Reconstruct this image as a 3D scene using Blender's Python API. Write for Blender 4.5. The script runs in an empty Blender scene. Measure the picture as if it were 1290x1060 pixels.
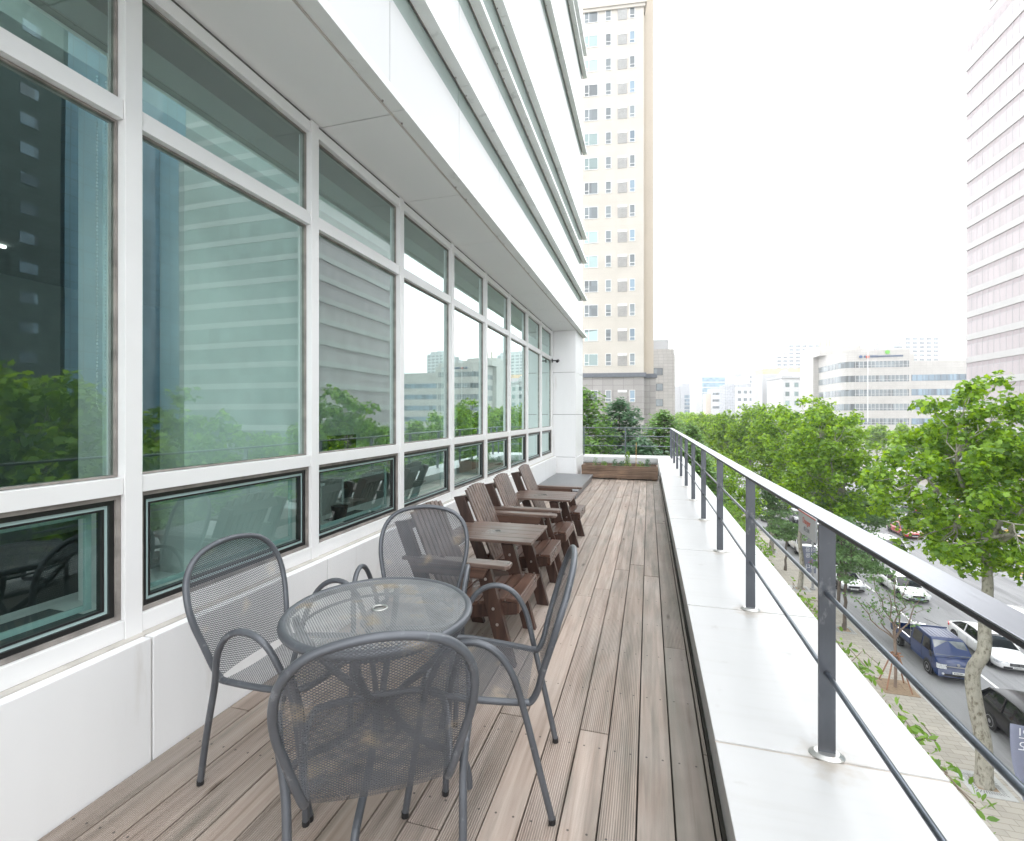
import bpy, math, random
import numpy as np
from mathutils import Vector, Matrix
R = math.radians
random.seed(7)
NR = np.random.default_rng(11)
SC = bpy.context.scene
COL = SC.collection

# ------------------------------------------------------------------ camera, sky, sun, exposure
cam_data = bpy.data.cameras.new("camera")
cam = bpy.data.objects.new("camera", cam_data)
COL.objects.link(cam)
cam.location = (0, 0, 1.47)
cam.rotation_euler = (R(90), 0, 0.2796)
cam_data.sensor_width = 36
cam_data.lens = 36 * 599.76 / 1290
cam_data.shift_y = -7 / 1290
cam_data.clip_start = 0.05
cam_data.clip_end = 4000
SC.camera = cam

world = bpy.data.worlds.new("World")
SC.world = world
world.use_nodes = True
wn, wl = world.node_tree.nodes, world.node_tree.links
wn.clear()
w_out = wn.new("ShaderNodeOutputWorld")
w_bg = wn.new("ShaderNodeBackground")
w_sky = wn.new("ShaderNodeTexSky")
w_sky.sky_type = 'NISHITA'
w_sky.sun_disc = False
w_sky.sun_elevation = R(38)
w_sky.sun_rotation = R(80)
w_hs = wn.new("ShaderNodeHueSaturation")
w_hs.inputs['Saturation'].default_value = 0.12
w_mix = wn.new("ShaderNodeMix")
w_mix.data_type = 'RGBA'
w_mix.inputs[0].default_value = 0.86
w_mix.inputs[7].default_value = (14.3, 14.6, 15.0, 1)      # an even cloud deck over the clear sky
wl.new(w_sky.outputs[0], w_hs.inputs['Color'])
wl.new(w_hs.outputs[0], w_mix.inputs[6])
wl.new(w_mix.outputs[2], w_bg.inputs['Color'])
w_bg.inputs['Strength'].default_value = 0.11
wl.new(w_bg.outputs[0], w_out.inputs[0])

sun_data = bpy.data.lights.new("sun", 'SUN')
sun_data.energy = 0.8
sun_data.angle = R(30)
sun_data.color = (1.0, 0.97, 0.93)
sun = bpy.data.objects.new("sun", sun_data)
COL.objects.link(sun)
sun.rotation_euler = (R(52), 0, R(100))
sun.location = (30, 10, 60)

SC.view_settings.view_transform = 'Standard'
SC.view_settings.look = 'None'
SC.view_settings.exposure = 1.34
SC.view_settings.gamma = 1.0
SC.cycles.use_denoising = True
SC.cycles.max_bounces = 10
SC.cycles.transparent_max_bounces = 24
SC.cycles.sample_clamp_indirect = 8

G = -12.5          # street level

# ------------------------------------------------------------------ materials
def new_mat(name):
    m = bpy.data.materials.new(name)
    m.use_nodes = True
    nt = m.node_tree
    b = nt.nodes.get('Principled BSDF')
    return m, nt, b

def N(nt, kind, **kw):
    n = nt.nodes.new(kind)
    for k, v in kw.items():
        setattr(n, k, v)
    return n

def ramp(nt, stops):
    r = nt.nodes.new('ShaderNodeValToRGB')
    els = r.color_ramp.elements
    els[0].position, els[0].color = stops[0][0], (*stops[0][1], 1)
    els[1].position, els[1].color = stops[-1][0], (*stops[-1][1], 1)
    for p, c in stops[1:-1]:
        e = els.new(p)
        e.color = (*c, 1)
    return r

def mat(name, col, rough=0.5, metal=0.0, var=0.08, scale=3.0, bump=0.0, bscale=60.0, stain=None, stain_scale=2.0, stain_pos=0.62, stretch=(1, 1, 1), spec=0.5, coat=0.0):
    """paint / stone / metal with soft mottling, fine bump and optional stains"""
    m, nt, b = new_mat(name)
    L = nt.links.new
    tc = N(nt, 'ShaderNodeTexCoord')
    mp = N(nt, 'ShaderNodeMapping')
    mp.inputs['Scale'].default_value = stretch
    L(tc.outputs['Object'], mp.inputs['Vector'])
    no = N(nt, 'ShaderNodeTexNoise')
    no.inputs['Scale'].default_value = scale
    no.inputs['Detail'].default_value = 6
    L(mp.outputs[0], no.inputs['Vector'])
    lo = tuple(c * (1 - var) for c in col)
    hi = tuple(min(1, c * (1 + var)) for c in col)
    rp = ramp(nt, [(0.3, lo), (0.7, hi)])
    L(no.outputs['Fac'], rp.inputs['Fac'])
    src = rp.outputs[0]
    if stain:
        n2 = N(nt, 'ShaderNodeTexNoise')
        n2.inputs['Scale'].default_value = stain_scale
        n2.inputs['Detail'].default_value = 9
        n2.inputs['Roughness'].default_value = 0.65
        L(mp.outputs[0], n2.inputs['Vector'])
        r2 = ramp(nt, [(stain_pos, (0, 0, 0)), (min(.99, stain_pos + 0.16), (1, 1, 1))])
        L(n2.outputs['Fac'], r2.inputs['Fac'])
        mx = N(nt, 'ShaderNodeMix', data_type='RGBA')
        L(r2.outputs[0], mx.inputs[0])
        L(src, mx.inputs[6])
        mx.inputs[7].default_value = (*stain, 1)
        src = mx.outputs[2]
    L(src, b.inputs['Base Color'])
    b.inputs['Roughness'].default_value = rough
    b.inputs['Metallic'].default_value = metal
    b.inputs['Specular IOR Level'].default_value = spec
    if coat:
        b.inputs['Coat Weight'].default_value = coat
        b.inputs['Coat Roughness'].default_value = 0.05
    if bump:
        n3 = N(nt, 'ShaderNodeTexNoise')
        n3.inputs['Scale'].default_value = bscale
        n3.inputs['Detail'].default_value = 4
        L(mp.outputs[0], n3.inputs['Vector'])
        bp = N(nt, 'ShaderNodeBump')
        bp.inputs['Strength'].default_value = bump
        bp.inputs['Distance'].default_value = 0.01
        L(n3.outputs['Fac'], bp.inputs['Height'])
        L(bp.outputs[0], b.inputs['Normal'])
    return m

def glass_mat(name, tint=(0.62, 0.80, 0.75), ior=2.0, rough=0.0, wav=0.0):
    """thin architectural pane: see-through tint mixed with a Fresnel mirror"""
    m = bpy.data.materials.new(name)
    m.use_nodes = True
    nt = m.node_tree
    nt.nodes.clear()
    L = nt.links.new
    o = N(nt, 'ShaderNodeOutputMaterial')
    tr = N(nt, 'ShaderNodeBsdfTransparent')
    tr.inputs[0].default_value = (*tint, 1)
    gl = N(nt, 'ShaderNodeBsdfGlossy')
    gl.inputs['Roughness'].default_value = rough
    gl.inputs['Color'].default_value = (0.82, 0.97, 0.94, 1)
    lw = N(nt, 'ShaderNodeLayerWeight')
    lw.inputs['Blend'].default_value = 0.5
    pw_ = N(nt, 'ShaderNodeMath', operation='POWER'); pw_.inputs[1].default_value = 1.6
    L(lw.outputs['Facing'], pw_.inputs[0])
    fr = N(nt, 'ShaderNodeMapRange')           # coated double glazing: ior holds its head-on reflectance
    fr.inputs[3].default_value = ior; fr.inputs[4].default_value = 1.0
    L(pw_.outputs[0], fr.inputs[0])
    mx = N(nt, 'ShaderNodeMixShader')
    L(fr.outputs[0], mx.inputs[0])
    L(tr.outputs[0], mx.inputs[1])
    L(gl.outputs[0], mx.inputs[2])
    if wav:
        tc = N(nt, 'ShaderNodeTexCoord')
        no = N(nt, 'ShaderNodeTexNoise')
        no.inputs['Scale'].default_value = 1.3
        no.inputs['Detail'].default_value = 1
        L(tc.outputs['Object'], no.inputs['Vector'])
        bp = N(nt, 'ShaderNodeBump')
        bp.inputs['Strength'].default_value = wav
        bp.inputs['Distance'].default_value = 0.02
        L(no.outputs['Fac'], bp.inputs['Height'])
        L(bp.outputs[0], gl.inputs['Normal'])
    L(mx.outputs[0], o.inputs[0])
    return m

def far_glass(name, col, rough=0.12, var=0.35, sx=1.0, sz=1.0, metal=0.0):
    """opaque reflecting pane for distant buildings; each cell a little different (blinds, rooms)"""
    m, nt, b = new_mat(name)
    L = nt.links.new
    tc = N(nt, 'ShaderNodeTexCoord')
    mp = N(nt, 'ShaderNodeMapping')
    mp.inputs['Scale'].default_value = (sx, sx, sz)
    L(tc.outputs['Object'], mp.inputs['Vector'])
    vo = N(nt, 'ShaderNodeTexVoronoi')
    vo.inputs['Scale'].default_value = 1.0
    vo.inputs['Randomness'].default_value = 0.1
    L(mp.outputs[0], vo.inputs['Vector'])
    bw = N(nt, 'ShaderNodeSeparateColor')
    L(vo.outputs['Color'], bw.inputs[0])
    rp = ramp(nt, [(0, tuple(c * (1 - var) for c in col)), (1, tuple(min(1, c * (1 + var)) for c in col))])
    L(bw.outputs[0], rp.inputs['Fac'])
    L(rp.outputs[0], b.inputs['Base Color'])
    b.inputs['Roughness'].default_value = rough
    b.inputs['Metallic'].default_value = metal
    b.inputs['Specular IOR Level'].default_value = 0.9
    return m

def tiled(name, col, tw, th, gap=0.015, dark=0.6, rough=0.6, var=0.06, flat=False):
    """stone or panel cladding: joints on a grid, each slab a shade of its own"""
    m, nt, b = new_mat(name)
    L = nt.links.new
    tc = N(nt, 'ShaderNodeTexCoord')
    sp = N(nt, 'ShaderNodeSeparateXYZ')
    L(tc.outputs['Object'], sp.inputs[0])
    cb = N(nt, 'ShaderNodeCombineXYZ')
    if flat:
        L(sp.outputs[0], cb.inputs[0]); L(sp.outputs[1], cb.inputs[1])
    else:
        ad = N(nt, 'ShaderNodeMath', operation='ADD')
        L(sp.outputs[0], ad.inputs[0]); L(sp.outputs[1], ad.inputs[1])
        L(ad.outputs[0], cb.inputs[0]); L(sp.outputs[2], cb.inputs[1])
    br = N(nt, 'ShaderNodeTexBrick')
    br.offset = 0.5 if flat else 0.0
    br.inputs['Scale'].default_value = 1
    br.inputs['Brick Width'].default_value = tw
    br.inputs['Row Height'].default_value = th
    br.inputs['Mortar Size'].default_value = gap
    br.inputs['Mortar Smooth'].default_value = 0.1
    br.inputs['Color1'].default_value = (*[c * (1 - var) for c in col], 1)
    br.inputs['Color2'].default_value = (*[min(1, c * (1 + var)) for c in col], 1)
    br.inputs['Mortar'].default_value = (*[c * dark for c in col], 1)
    L(cb.outputs[0], br.inputs['Vector'])
    no = N(nt, 'ShaderNodeTexNoise')
    no.inputs['Scale'].default_value = 0.35
    no.inputs['Detail'].default_value = 8
    L(tc.outputs['Object'], no.inputs['Vector'])
    rp = ramp(nt, [(0.3, (0.88, 0.88, 0.87)), (0.7, (1, 1, 1))])
    L(no.outputs['Fac'], rp.inputs['Fac'])
    mx = N(nt, 'ShaderNodeMix', data_type='RGBA', blend_type='MULTIPLY')
    mx.inputs[0].default_value = 1
    L(br.outputs['Color'], mx.inputs[6]); L(rp.outputs[0], mx.inputs[7])
    L(mx.outputs[2], b.inputs['Base Color'])
    b.inputs['Roughness'].default_value = rough
    return m

def leaf_mat(name, dark, light, trans=0.45):
    m, nt, b = new_mat(name)
    L = nt.links.new
    at = N(nt, 'ShaderNodeAttribute')
    at.attribute_name = 'rnd'
    rp = ramp(nt, [(0, dark), (0.55, tuple((a + c) / 2 for a, c in zip(dark, light))), (1, light)])
    L(at.outputs['Fac'], rp.inputs['Fac'])
    L(rp.outputs[0], b.inputs['Base Color'])
    b.inputs['Roughness'].default_value = 0.42
    b.inputs['Specular IOR Level'].default_value = 0.45
    tl = N(nt, 'ShaderNodeBsdfTranslucent')
    hs = N(nt, 'ShaderNodeHueSaturation')
    hs.inputs['Hue'].default_value = 0.48
    hs.inputs['Saturation'].default_value = 1.15
    hs.inputs['Value'].default_value = 1.7
    L(rp.outputs[0], hs.inputs['Color'])
    L(hs.outputs[0], tl.inputs['Color'])
    mx = N(nt, 'ShaderNodeMixShader')
    mx.inputs[0].default_value = trans
    L(b.outputs[0], mx.inputs[1]); L(tl.outputs[0], mx.inputs[2])
    out = [n for n in nt.nodes if n.type == 'OUTPUT_MATERIAL'][0]
    L(mx.outputs[0], out.inputs[0])
    return m

def emit(name, col, s):
    m, nt, b = new_mat(name)
    b.inputs['Base Color'].default_value = (*col, 1)
    b.inputs['Emission Color'].default_value = (*col, 1)
    b.inputs['Emission Strength'].default_value = s
    return m

def deck_material():
    m, nt, b = new_mat('weathered_deck_wood')
    L = nt.links.new
    tc = N(nt, 'ShaderNodeTexCoord')
    at = N(nt, 'ShaderNodeAttribute'); at.attribute_name = 'rnd'
    sp = N(nt, 'ShaderNodeSeparateXYZ'); L(tc.outputs['Object'], sp.inputs[0])
    # long grain, shifted per board
    off = N(nt, 'ShaderNodeMath', operation='MULTIPLY'); off.inputs[1].default_value = 37.0
    L(at.outputs['Fac'], off.inputs[0])
    cb = N(nt, 'ShaderNodeCombineXYZ')
    sx = N(nt, 'ShaderNodeMath', operation='MULTIPLY'); sx.inputs[1].default_value = 28
    sy = N(nt, 'ShaderNodeMath', operation='MULTIPLY'); sy.inputs[1].default_value = 1.3
    L(sp.outputs[0], sx.inputs[0]); L(sp.outputs[1], sy.inputs[0])
    L(sx.outputs[0], cb.inputs[0]); L(sy.outputs[0], cb.inputs[1]); L(off.outputs[0], cb.inputs[2])
    gr = N(nt, 'ShaderNodeTexNoise'); gr.inputs['Scale'].default_value = 1.0; gr.inputs['Detail'].default_value = 7
    gr.inputs['Distortion'].default_value = 0.6
    L(cb.outputs[0], gr.inputs['Vector'])
    base = ramp(nt, [(0.25, (0.225, 0.170, 0.135)), (0.48, (0.355, 0.283, 0.236)), (0.78, (0.475, 0.395, 0.340))])
    L(gr.outputs['Fac'], base.inputs['Fac'])
    tone = ramp(nt, [(0, (0.44, 0.45, 0.44)), (0.12, (0.72, 0.72, 0.71)), (0.3, (0.93, 0.935, 0.915)), (0.6, (1.0, 0.99, 0.98)), (1, (1.045, 1.03, 1.02))])
    L(at.outputs['Fac'], tone.inputs['Fac'])
    m1 = N(nt, 'ShaderNodeMix', data_type='RGBA', blend_type='MULTIPLY'); m1.inputs[0].default_value = 1
    L(base.outputs[0], m1.inputs[6]); L(tone.outputs[0], m1.inputs[7])
    # grey weathering patches
    n2 = N(nt, 'ShaderNodeTexNoise'); n2.inputs['Scale'].default_value = 2.2; n2.inputs['Detail'].default_value = 8
    L(tc.outputs['Object'], n2.inputs['Vector'])
    r2 = ramp(nt, [(0.42, (0, 0, 0)), (0.72, (1, 1, 1))]); L(n2.outputs['Fac'], r2.inputs['Fac'])
    m2 = N(nt, 'ShaderNodeMix', data_type='RGBA'); L(r2.outputs[0], m2.inputs[0])
    L(m1.outputs[2], m2.inputs[6]); m2.inputs[7].default_value = (0.37, 0.345, 0.315, 1)
    m2b = N(nt, 'ShaderNodeMix', data_type='RGBA'); m2b.inputs[0].default_value = 0.35
    L(m1.outputs[2], m2b.inputs[6]); L(m2.outputs[2], m2b.inputs[7])
    # mossy damp stain on the boards along the parapet and in blotches elsewhere
    mr = N(nt, 'ShaderNodeMapRange'); mr.inputs[1].default_value = -0.60; mr.inputs[2].default_value = 0.24
    mr.inputs[3].default_value = 0.0; mr.inputs[4].default_value = 0.16
    L(sp.outputs[0], mr.inputs[0])
    mo = N(nt, 'ShaderNodeMapping'); mo.inputs['Scale'].default_value = (9, .8, 1); L(tc.outputs['Object'], mo.inputs[0])
    n3 = N(nt, 'ShaderNodeTexNoise'); n3.inputs['Scale'].default_value = 1.5; n3.inputs['Detail'].default_value = 9; n3.inputs['Roughness'].default_value = 0.6
    L(mo.outputs[0], n3.inputs['Vector'])
    ad = N(nt, 'ShaderNodeMath', operation='ADD'); L(n3.outputs['Fac'], ad.inputs[0]); L(mr.outputs[0], ad.inputs[1])
    r3 = ramp(nt, [(0.54, (0, 0, 0)), (0.80, (1, 1, 1))]); L(ad.outputs[0], r3.inputs['Fac'])
    m3 = N(nt, 'ShaderNodeMix', data_type='RGBA'); L(r3.outputs[0], m3.inputs[0]); L(m2b.outputs[2], m3.inputs[6])
    m3.inputs[7].default_value = (0.135, 0.130, 0.105, 1)
    m3m = N(nt, 'ShaderNodeMath', operation='MULTIPLY'); m3m.inputs[1].default_value = 0.8
    L(r3.outputs[0], m3m.inputs[0]); L(m3m.outputs[0], m3.inputs[0])
    # milled ribs, sixteen to a board
    rb = N(nt, 'ShaderNodeMath', operation='MULTIPLY'); rb.inputs[1].default_value = 2 * math.pi / 0.0088
    L(sp.outputs[0], rb.inputs[0])
    si = N(nt, 'ShaderNodeMath', operation='SINE'); L(rb.outputs[0], si.inputs[0])
    # ribs worn away on some boards
    wr = N(nt, 'ShaderNodeMapRange'); wr.inputs[1].default_value = 0.15; wr.inputs[2].default_value = 0.5
    fr = N(nt, 'ShaderNodeMath', operation='FRACT'); f7 = N(nt, 'ShaderNodeMath', operation='MULTIPLY'); f7.inputs[1].default_value = 7.31
    L(at.outputs['Fac'], f7.inputs[0]); L(f7.outputs[0], fr.inputs[0]); L(fr.outputs[0], wr.inputs[0])
    ribh = N(nt, 'ShaderNodeMath', operation='MULTIPLY'); L(si.outputs[0], ribh.inputs[0]); L(wr.outputs[0], ribh.inputs[1])
    # grooves darker than the rib crests
    rc = N(nt, 'ShaderNodeMapRange'); rc.inputs[1].default_value = -1.0; rc.inputs[2].default_value = -0.1
    rc.inputs[3].default_value = 0.60; rc.inputs[4].default_value = 1.0
    L(ribh.outputs[0], rc.inputs[0])
    m4 = N(nt, 'ShaderNodeMix', data_type='RGBA', blend_type='MULTIPLY'); m4.inputs[0].default_value = 1
    L(m3.outputs[2], m4.inputs[6]); L(rc.outputs[0], m4.inputs[7])
    # screw heads: two per board at each joist
    def frac_of(sock, period, shift):
        a = N(nt, 'ShaderNodeMath', operation='SUBTRACT'); a.inputs[1].default_value = shift; L(sock, a.inputs[0])
        d = N(nt, 'ShaderNodeMath', operation='DIVIDE'); d.inputs[1].default_value = period; L(a.outputs[0], d.inputs[0])
        f = N(nt, 'ShaderNodeMath', operation='FRACT'); L(d.outputs[0], f.inputs[0])
        s = N(nt, 'ShaderNodeMath', operation='SUBTRACT'); s.inputs[1].default_value = 0.5; L(f.outputs[0], s.inputs[0])
        k = N(nt, 'ShaderNodeMath', operation='MULTIPLY'); k.inputs[1].default_value = period; L(s.outputs[0], k.inputs[0])
        return k.outputs[0]
    fx = frac_of(sp.outputs[0], 0.06675, -1.912 - 0.033 + 0.0334)
    fy = frac_of(sp.outputs[1], 0.45, 0.1)
    cv = N(nt, 'ShaderNodeCombineXYZ'); L(fx, cv.inputs[0]); L(fy, cv.inputs[1])
    ln = N(nt, 'ShaderNodeVectorMath', operation='LENGTH'); L(cv.outputs[0], ln.inputs[0])
    sm = N(nt, 'ShaderNodeMapRange'); sm.inputs[1].default_value = 0.0035; sm.inputs[2].default_value = 0.0055
    sm.inputs[3].default_value = 0.25; sm.inputs[4].default_value = 1
    L(ln.outputs['Value'], sm.inputs[0])
    m5 = N(nt, 'ShaderNodeMix', data_type='RGBA', blend_type='MULTIPLY'); m5.inputs[0].default_value = 1
    L(m4.outputs[2], m5.inputs[6]); L(sm.outputs[0], m5.inputs[7])
    # knots
    vk = N(nt, 'ShaderNodeMapping'); vk.inputs['Scale'].default_value = (5.5, 1.6, 1); L(tc.outputs['Object'], vk.inputs[0])
    vo = N(nt, 'ShaderNodeTexVoronoi'); vo.inputs['Scale'].default_value = 1.0; L(vk.outputs[0], vo.inputs['Vector'])
    vr = ramp(nt, [(0.02, (0.30, 0.25, 0.20)), (0.10, (1, 1, 1))]); L(vo.outputs['Distance'], vr.inputs['Fac'])
    m6 = N(nt, 'ShaderNodeMix', data_type='RGBA', blend_type='MULTIPLY'); m6.inputs[0].default_value = 1
    L(m5.outputs[2], m6.inputs[6]); L(vr.outputs[0], m6.inputs[7])
    L(m6.outputs[2], b.inputs['Base Color'])
    b.inputs['Roughness'].default_value = 0.6
    h = N(nt, 'ShaderNodeMath', operation='MULTIPLY_ADD'); h.inputs[1].default_value = 0.6
    L(ribh.outputs[0], h.inputs[0]); L(gr.outputs['Fac'], h.inputs[2])
    bp = N(nt, 'ShaderNodeBump'); bp.inputs['Strength'].default_value = 0.7; bp.inputs['Distance'].default_value = 0.0025
    L(h.outputs[0], bp.inputs['Height']); L(bp.outputs[0], b.inputs['Normal'])
    return m

def wood_mat(name, lo, hi, axis=0, rough=0.38, stain=None):
    m, nt, b = new_mat(name)
    L = nt.links.new
    tc = N(nt, 'ShaderNodeTexCoord')
    mp = N(nt, 'ShaderNodeMapping')
    s = [26, 26, 26]; s[axis] = 1.6
    mp.inputs['Scale'].default_value = s
    L(tc.outputs['Object'], mp.inputs[0])
    no = N(nt, 'ShaderNodeTexNoise'); no.inputs['Scale'].default_value = 1; no.inputs['Detail'].default_value = 6; no.inputs['Distortion'].default_value = 0.8
    L(mp.outputs[0], no.inputs['Vector'])
    rp = ramp(nt, [(0.3, lo), (0.72, hi)]); L(no.outputs['Fac'], rp.inputs['Fac'])
    n2 = N(nt, 'ShaderNodeTexNoise'); n2.inputs['Scale'].default_value = 3.5; n2.inputs['Detail'].default_value = 5
    L(tc.outputs['Object'], n2.inputs['Vector'])
    r2 = ramp(nt, [(0.35, (0.75, 0.75, 0.75)), (0.7, (1.25, 1.22, 1.2))]); L(n2.outputs['Fac'], r2.inputs['Fac'])
    mx = N(nt, 'ShaderNodeMix', data_type='RGBA', blend_type='MULTIPLY'); mx.inputs[0].default_value = 1
    L(rp.outputs[0], mx.inputs[6]); L(r2.outputs[0], mx.inputs[7])
    L(mx.outputs[2], b.inputs['Base Color'])
    rr = N(nt, 'ShaderNodeMapRange'); rr.inputs[3].default_value = rough - 0.12; rr.inputs[4].default_value = rough + 0.2
    L(n2.outputs['Fac'], rr.inputs[0]); L(rr.outputs[0], b.inputs['Roughness'])
    bp = N(nt, 'ShaderNodeBump'); bp.inputs['Strength'].default_value = 0.35; bp.inputs['Distance'].default_value = 0.002
    L(no.outputs['Fac'], bp.inputs['Height']); L(bp.outputs[0], b.inputs['Normal'])
    return m

def mesh_mat(name, col, pw=0.0100, ph=0.0062, solid=0.33):
    """expanded steel: real openings as alpha, laid out on the sheet's own UVs in metres"""
    m, nt, b = new_mat(name)
    L = nt.links.new
    uv = N(nt, 'ShaderNodeUVMap')
    sp = N(nt, 'ShaderNodeSeparateXYZ'); L(uv.outputs[0], sp.inputs[0])
    def tri(sx, sy):
        a = N(nt, 'ShaderNodeMath', operation='MULTIPLY'); a.inputs[1].default_value = sx; L(sp.outputs[0], a.inputs[0])
        c = N(nt, 'ShaderNodeMath', operation='MULTIPLY_ADD'); c.inputs[1].default_value = sy; L(sp.outputs[1], c.inputs[0]); L(a.outputs[0], c.inputs[2])
        f = N(nt, 'ShaderNodeMath', operation='FRACT'); L(c.outputs[0], f.inputs[0])
        s = N(nt, 'ShaderNodeMath', operation='SUBTRACT'); s.inputs[1].default_value = 0.5; L(f.outputs[0], s.inputs[0])
        ab = N(nt, 'ShaderNodeMath', operation='ABSOLUTE'); L(s.outputs[0], ab.inputs[0])
        return ab.outputs[0]
    t1, t2 = tri(1 / pw, 1 / ph), tri(1 / pw, -1 / ph)
    mxn = N(nt, 'ShaderNodeMath', operation='MAXIMUM'); L(t1, mxn.inputs[0]); L(t2, mxn.inputs[1])
    g = N(nt, 'ShaderNodeMath', operation='GREATER_THAN'); g.inputs[1].default_value = 0.5 - solid / 2
    L(mxn.outputs[0], g.inputs[0])
    L(g.outputs[0], b.inputs['Alpha'])
    tc = N(nt, 'ShaderNodeTexCoord')
    no = N(nt, 'ShaderNodeTexNoise'); no.inputs['Scale'].default_value = 7; no.inputs['Detail'].default_value = 8
    L(tc.outputs['Object'], no.inputs['Vector'])
    rp = ramp(nt, [(0.35, tuple(c * 0.75 for c in col)), (0.56, col), (0.70, (0.34, 0.28, 0.20))])
    L(no.outputs['Fac'], rp.inputs['Fac'])
    L(rp.outputs[0], b.inputs['Base Color'])
    b.inputs['Roughness'].default_value = 0.45
    b.inputs['Metallic'].default_value = 0.25
    bp = N(nt, 'ShaderNodeBump'); bp.inputs['Strength'].default_value = 0.25; bp.inputs['Distance'].default_value = 0.002
    L(mxn.outputs[0], bp.inputs['Height']); L(bp.outputs[0], b.inputs['Normal'])
    return m

M = {}
M['white_panel'] = mat('white_painted_panel', (0.66, 0.665, 0.672), 0.32, var=0.02, scale=1.2, stain=(0.56, 0.55, 0.53), stain_scale=1.6, stain_pos=0.66, stretch=(1, 1, .35))
M['white_wall'] = mat('white_wall_paint', (0.82, 0.82, 0.82), 0.5, var=0.02, scale=1.5, bump=0.05, bscale=200, stain=(.70, .685, .66), stain_scale=2.2, stain_pos=.60, stretch=(3.5, 3.5, .5))
M['frame_white'] = mat('white_window_frame', (0.82, 0.815, 0.81), 0.35, var=0.025, stain=(.66, .64, .61), stain_scale=5, stain_pos=.66)
M['soffit'] = mat('soffit_panel', (0.83, 0.835, 0.83), 0.38, var=0.025, scale=.8, stain=(.70, .70, .68), stain_scale=2.2, stain_pos=.64)
M['sealant'] = mat('tan_sealant', (0.52, 0.49, 0.45), 0.8, var=0.12, scale=9)
M['gasket'] = mat('brown_gasket', (0.27, 0.245, 0.225), 0.7, var=0.3, scale=12, stain=(.34, .30, .26), stain_scale=6, stain_pos=.55)
M['black_frame'] = mat('black_rubber_frame', (0.018, 0.018, 0.018), 0.35)
M['dark_gap'] = mat('dark_joint', (0.10, 0.10, 0.095), 0.8)
M['sash'] = mat('pale_sash_edge', (0.42, 0.56, 0.55), 0.3)
M['coping'] = mat('white_coping_tile', (0.54, 0.54, 0.535), 0.42, var=0.035, scale=1.4, stain=(0.35, 0.33, 0.30), stain_scale=4.5, stain_pos=0.635, bump=.03, bscale=120)
def post_stains():
    m = M['coping']; nt = m.node_tree; L = nt.links.new
    b = nt.nodes['Principled BSDF']
    src = b.inputs['Base Color'].links[0].from_socket
    tc = N(nt, 'ShaderNodeTexCoord'); sp = N(nt, 'ShaderNodeSeparateXYZ'); L(tc.outputs['Object'], sp.inputs[0])
    def mth(op, a, v=None, c=None):
        n = N(nt, 'ShaderNodeMath', operation=op); L(a, n.inputs[0])
        if v is not None: n.inputs[1].default_value = v
        if c is not None: L(c, n.inputs[1])
        return n.outputs[0]
    fy = mth('MULTIPLY', mth('SUBTRACT', mth('FRACT', mth('DIVIDE', mth('SUBTRACT', sp.outputs[1], 2.119 - .7225 - .035), 1.445)), .5), 1.445)
    fx = mth('SUBTRACT', sp.outputs[0], .665)
    d2 = mth('ADD', mth('MULTIPLY', fx, None, fx), None, mth('MULTIPLY', fy, None, fy))
    no = N(nt, 'ShaderNodeTexNoise'); no.inputs['Scale'].default_value = 22; no.inputs['Detail'].default_value = 8; L(tc.outputs['Object'], no.inputs['Vector'])
    k = mth('ADD', mth('MULTIPLY', mth('POWER', d2, .5), 5.2), None, mth('MULTIPLY', no.outputs['Fac'], 1.1))
    r = N(nt, 'ShaderNodeMapRange'); r.inputs[1].default_value = .62; r.inputs[2].default_value = 1.25; r.inputs[3].default_value = .6; r.inputs[4].default_value = 0
    L(k, r.inputs[0])
    mx = N(nt, 'ShaderNodeMix', data_type='RGBA'); L(r.outputs[0], mx.inputs[0]); L(src, mx.inputs[6]); mx.inputs[7].default_value = (.37, .30, .22, 1)
    # faint drip streaks running across the slope of each tile
    mp = N(nt, 'ShaderNodeMapping'); mp.inputs['Scale'].default_value = (1.2, 16, 1); L(tc.outputs['Object'], mp.inputs[0])
    n2 = N(nt, 'ShaderNodeTexNoise'); n2.inputs['Scale'].default_value = 1.6; n2.inputs['Detail'].default_value = 5; L(mp.outputs[0], n2.inputs['Vector'])
    r2 = ramp(nt, [(0.50, (1, 1, 1)), (0.80, (.95, .945, .93))]); L(n2.outputs['Fac'], r2.inputs['Fac'])
    m2 = N(nt, 'ShaderNodeMix', data_type='RGBA', blend_type='MULTIPLY'); m2.inputs[0].default_value = 1; L(mx.outputs[2], m2.inputs[6]); L(r2.outputs[0], m2.inputs[7])
    L(m2.outputs[2], b.inputs['Base Color'])
post_stains()
M['grout'] = mat('beige_grout', (0.50, 0.45, 0.40), 0.85, var=0.15, scale=20)
M['rail_top'] = mat('brushed_skylit_rail_top', (0.30, 0.31, 0.335), 0.36, metal=0.85, var=0.1, scale=8, bump=.08, bscale=90, stretch=(1, .1, 1))  # paler than the rail's edge: sky reflection put into the colour
M['rail_post'] = mat('rail_post_steel', (0.105, 0.112, 0.125), 0.30, metal=0.75, var=0.25, scale=7, stain=(0.36, 0.37, 0.38), stain_scale=9, stain_pos=0.54, stretch=(1, 1, .4))
M['rail_bar'] = mat('rail_bar_steel', (0.15, 0.17, 0.20), 0.28, metal=0.8, var=0.2, scale=10)
M['flange'] = mat('flange_steel', (0.50, 0.50, 0.48), 0.3, metal=0.8, var=0.15, stain=(0.45, 0.33, 0.2), stain_scale=14, stain_pos=.6)
M['tube'] = mat('grey_powder_coated_tube', (0.105, 0.112, 0.125), 0.38, metal=0.25, var=0.12, scale=9, stain=(0.26, 0.27, 0.285), stain_scale=22, stain_pos=0.60, bump=.05, bscale=300)
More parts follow.
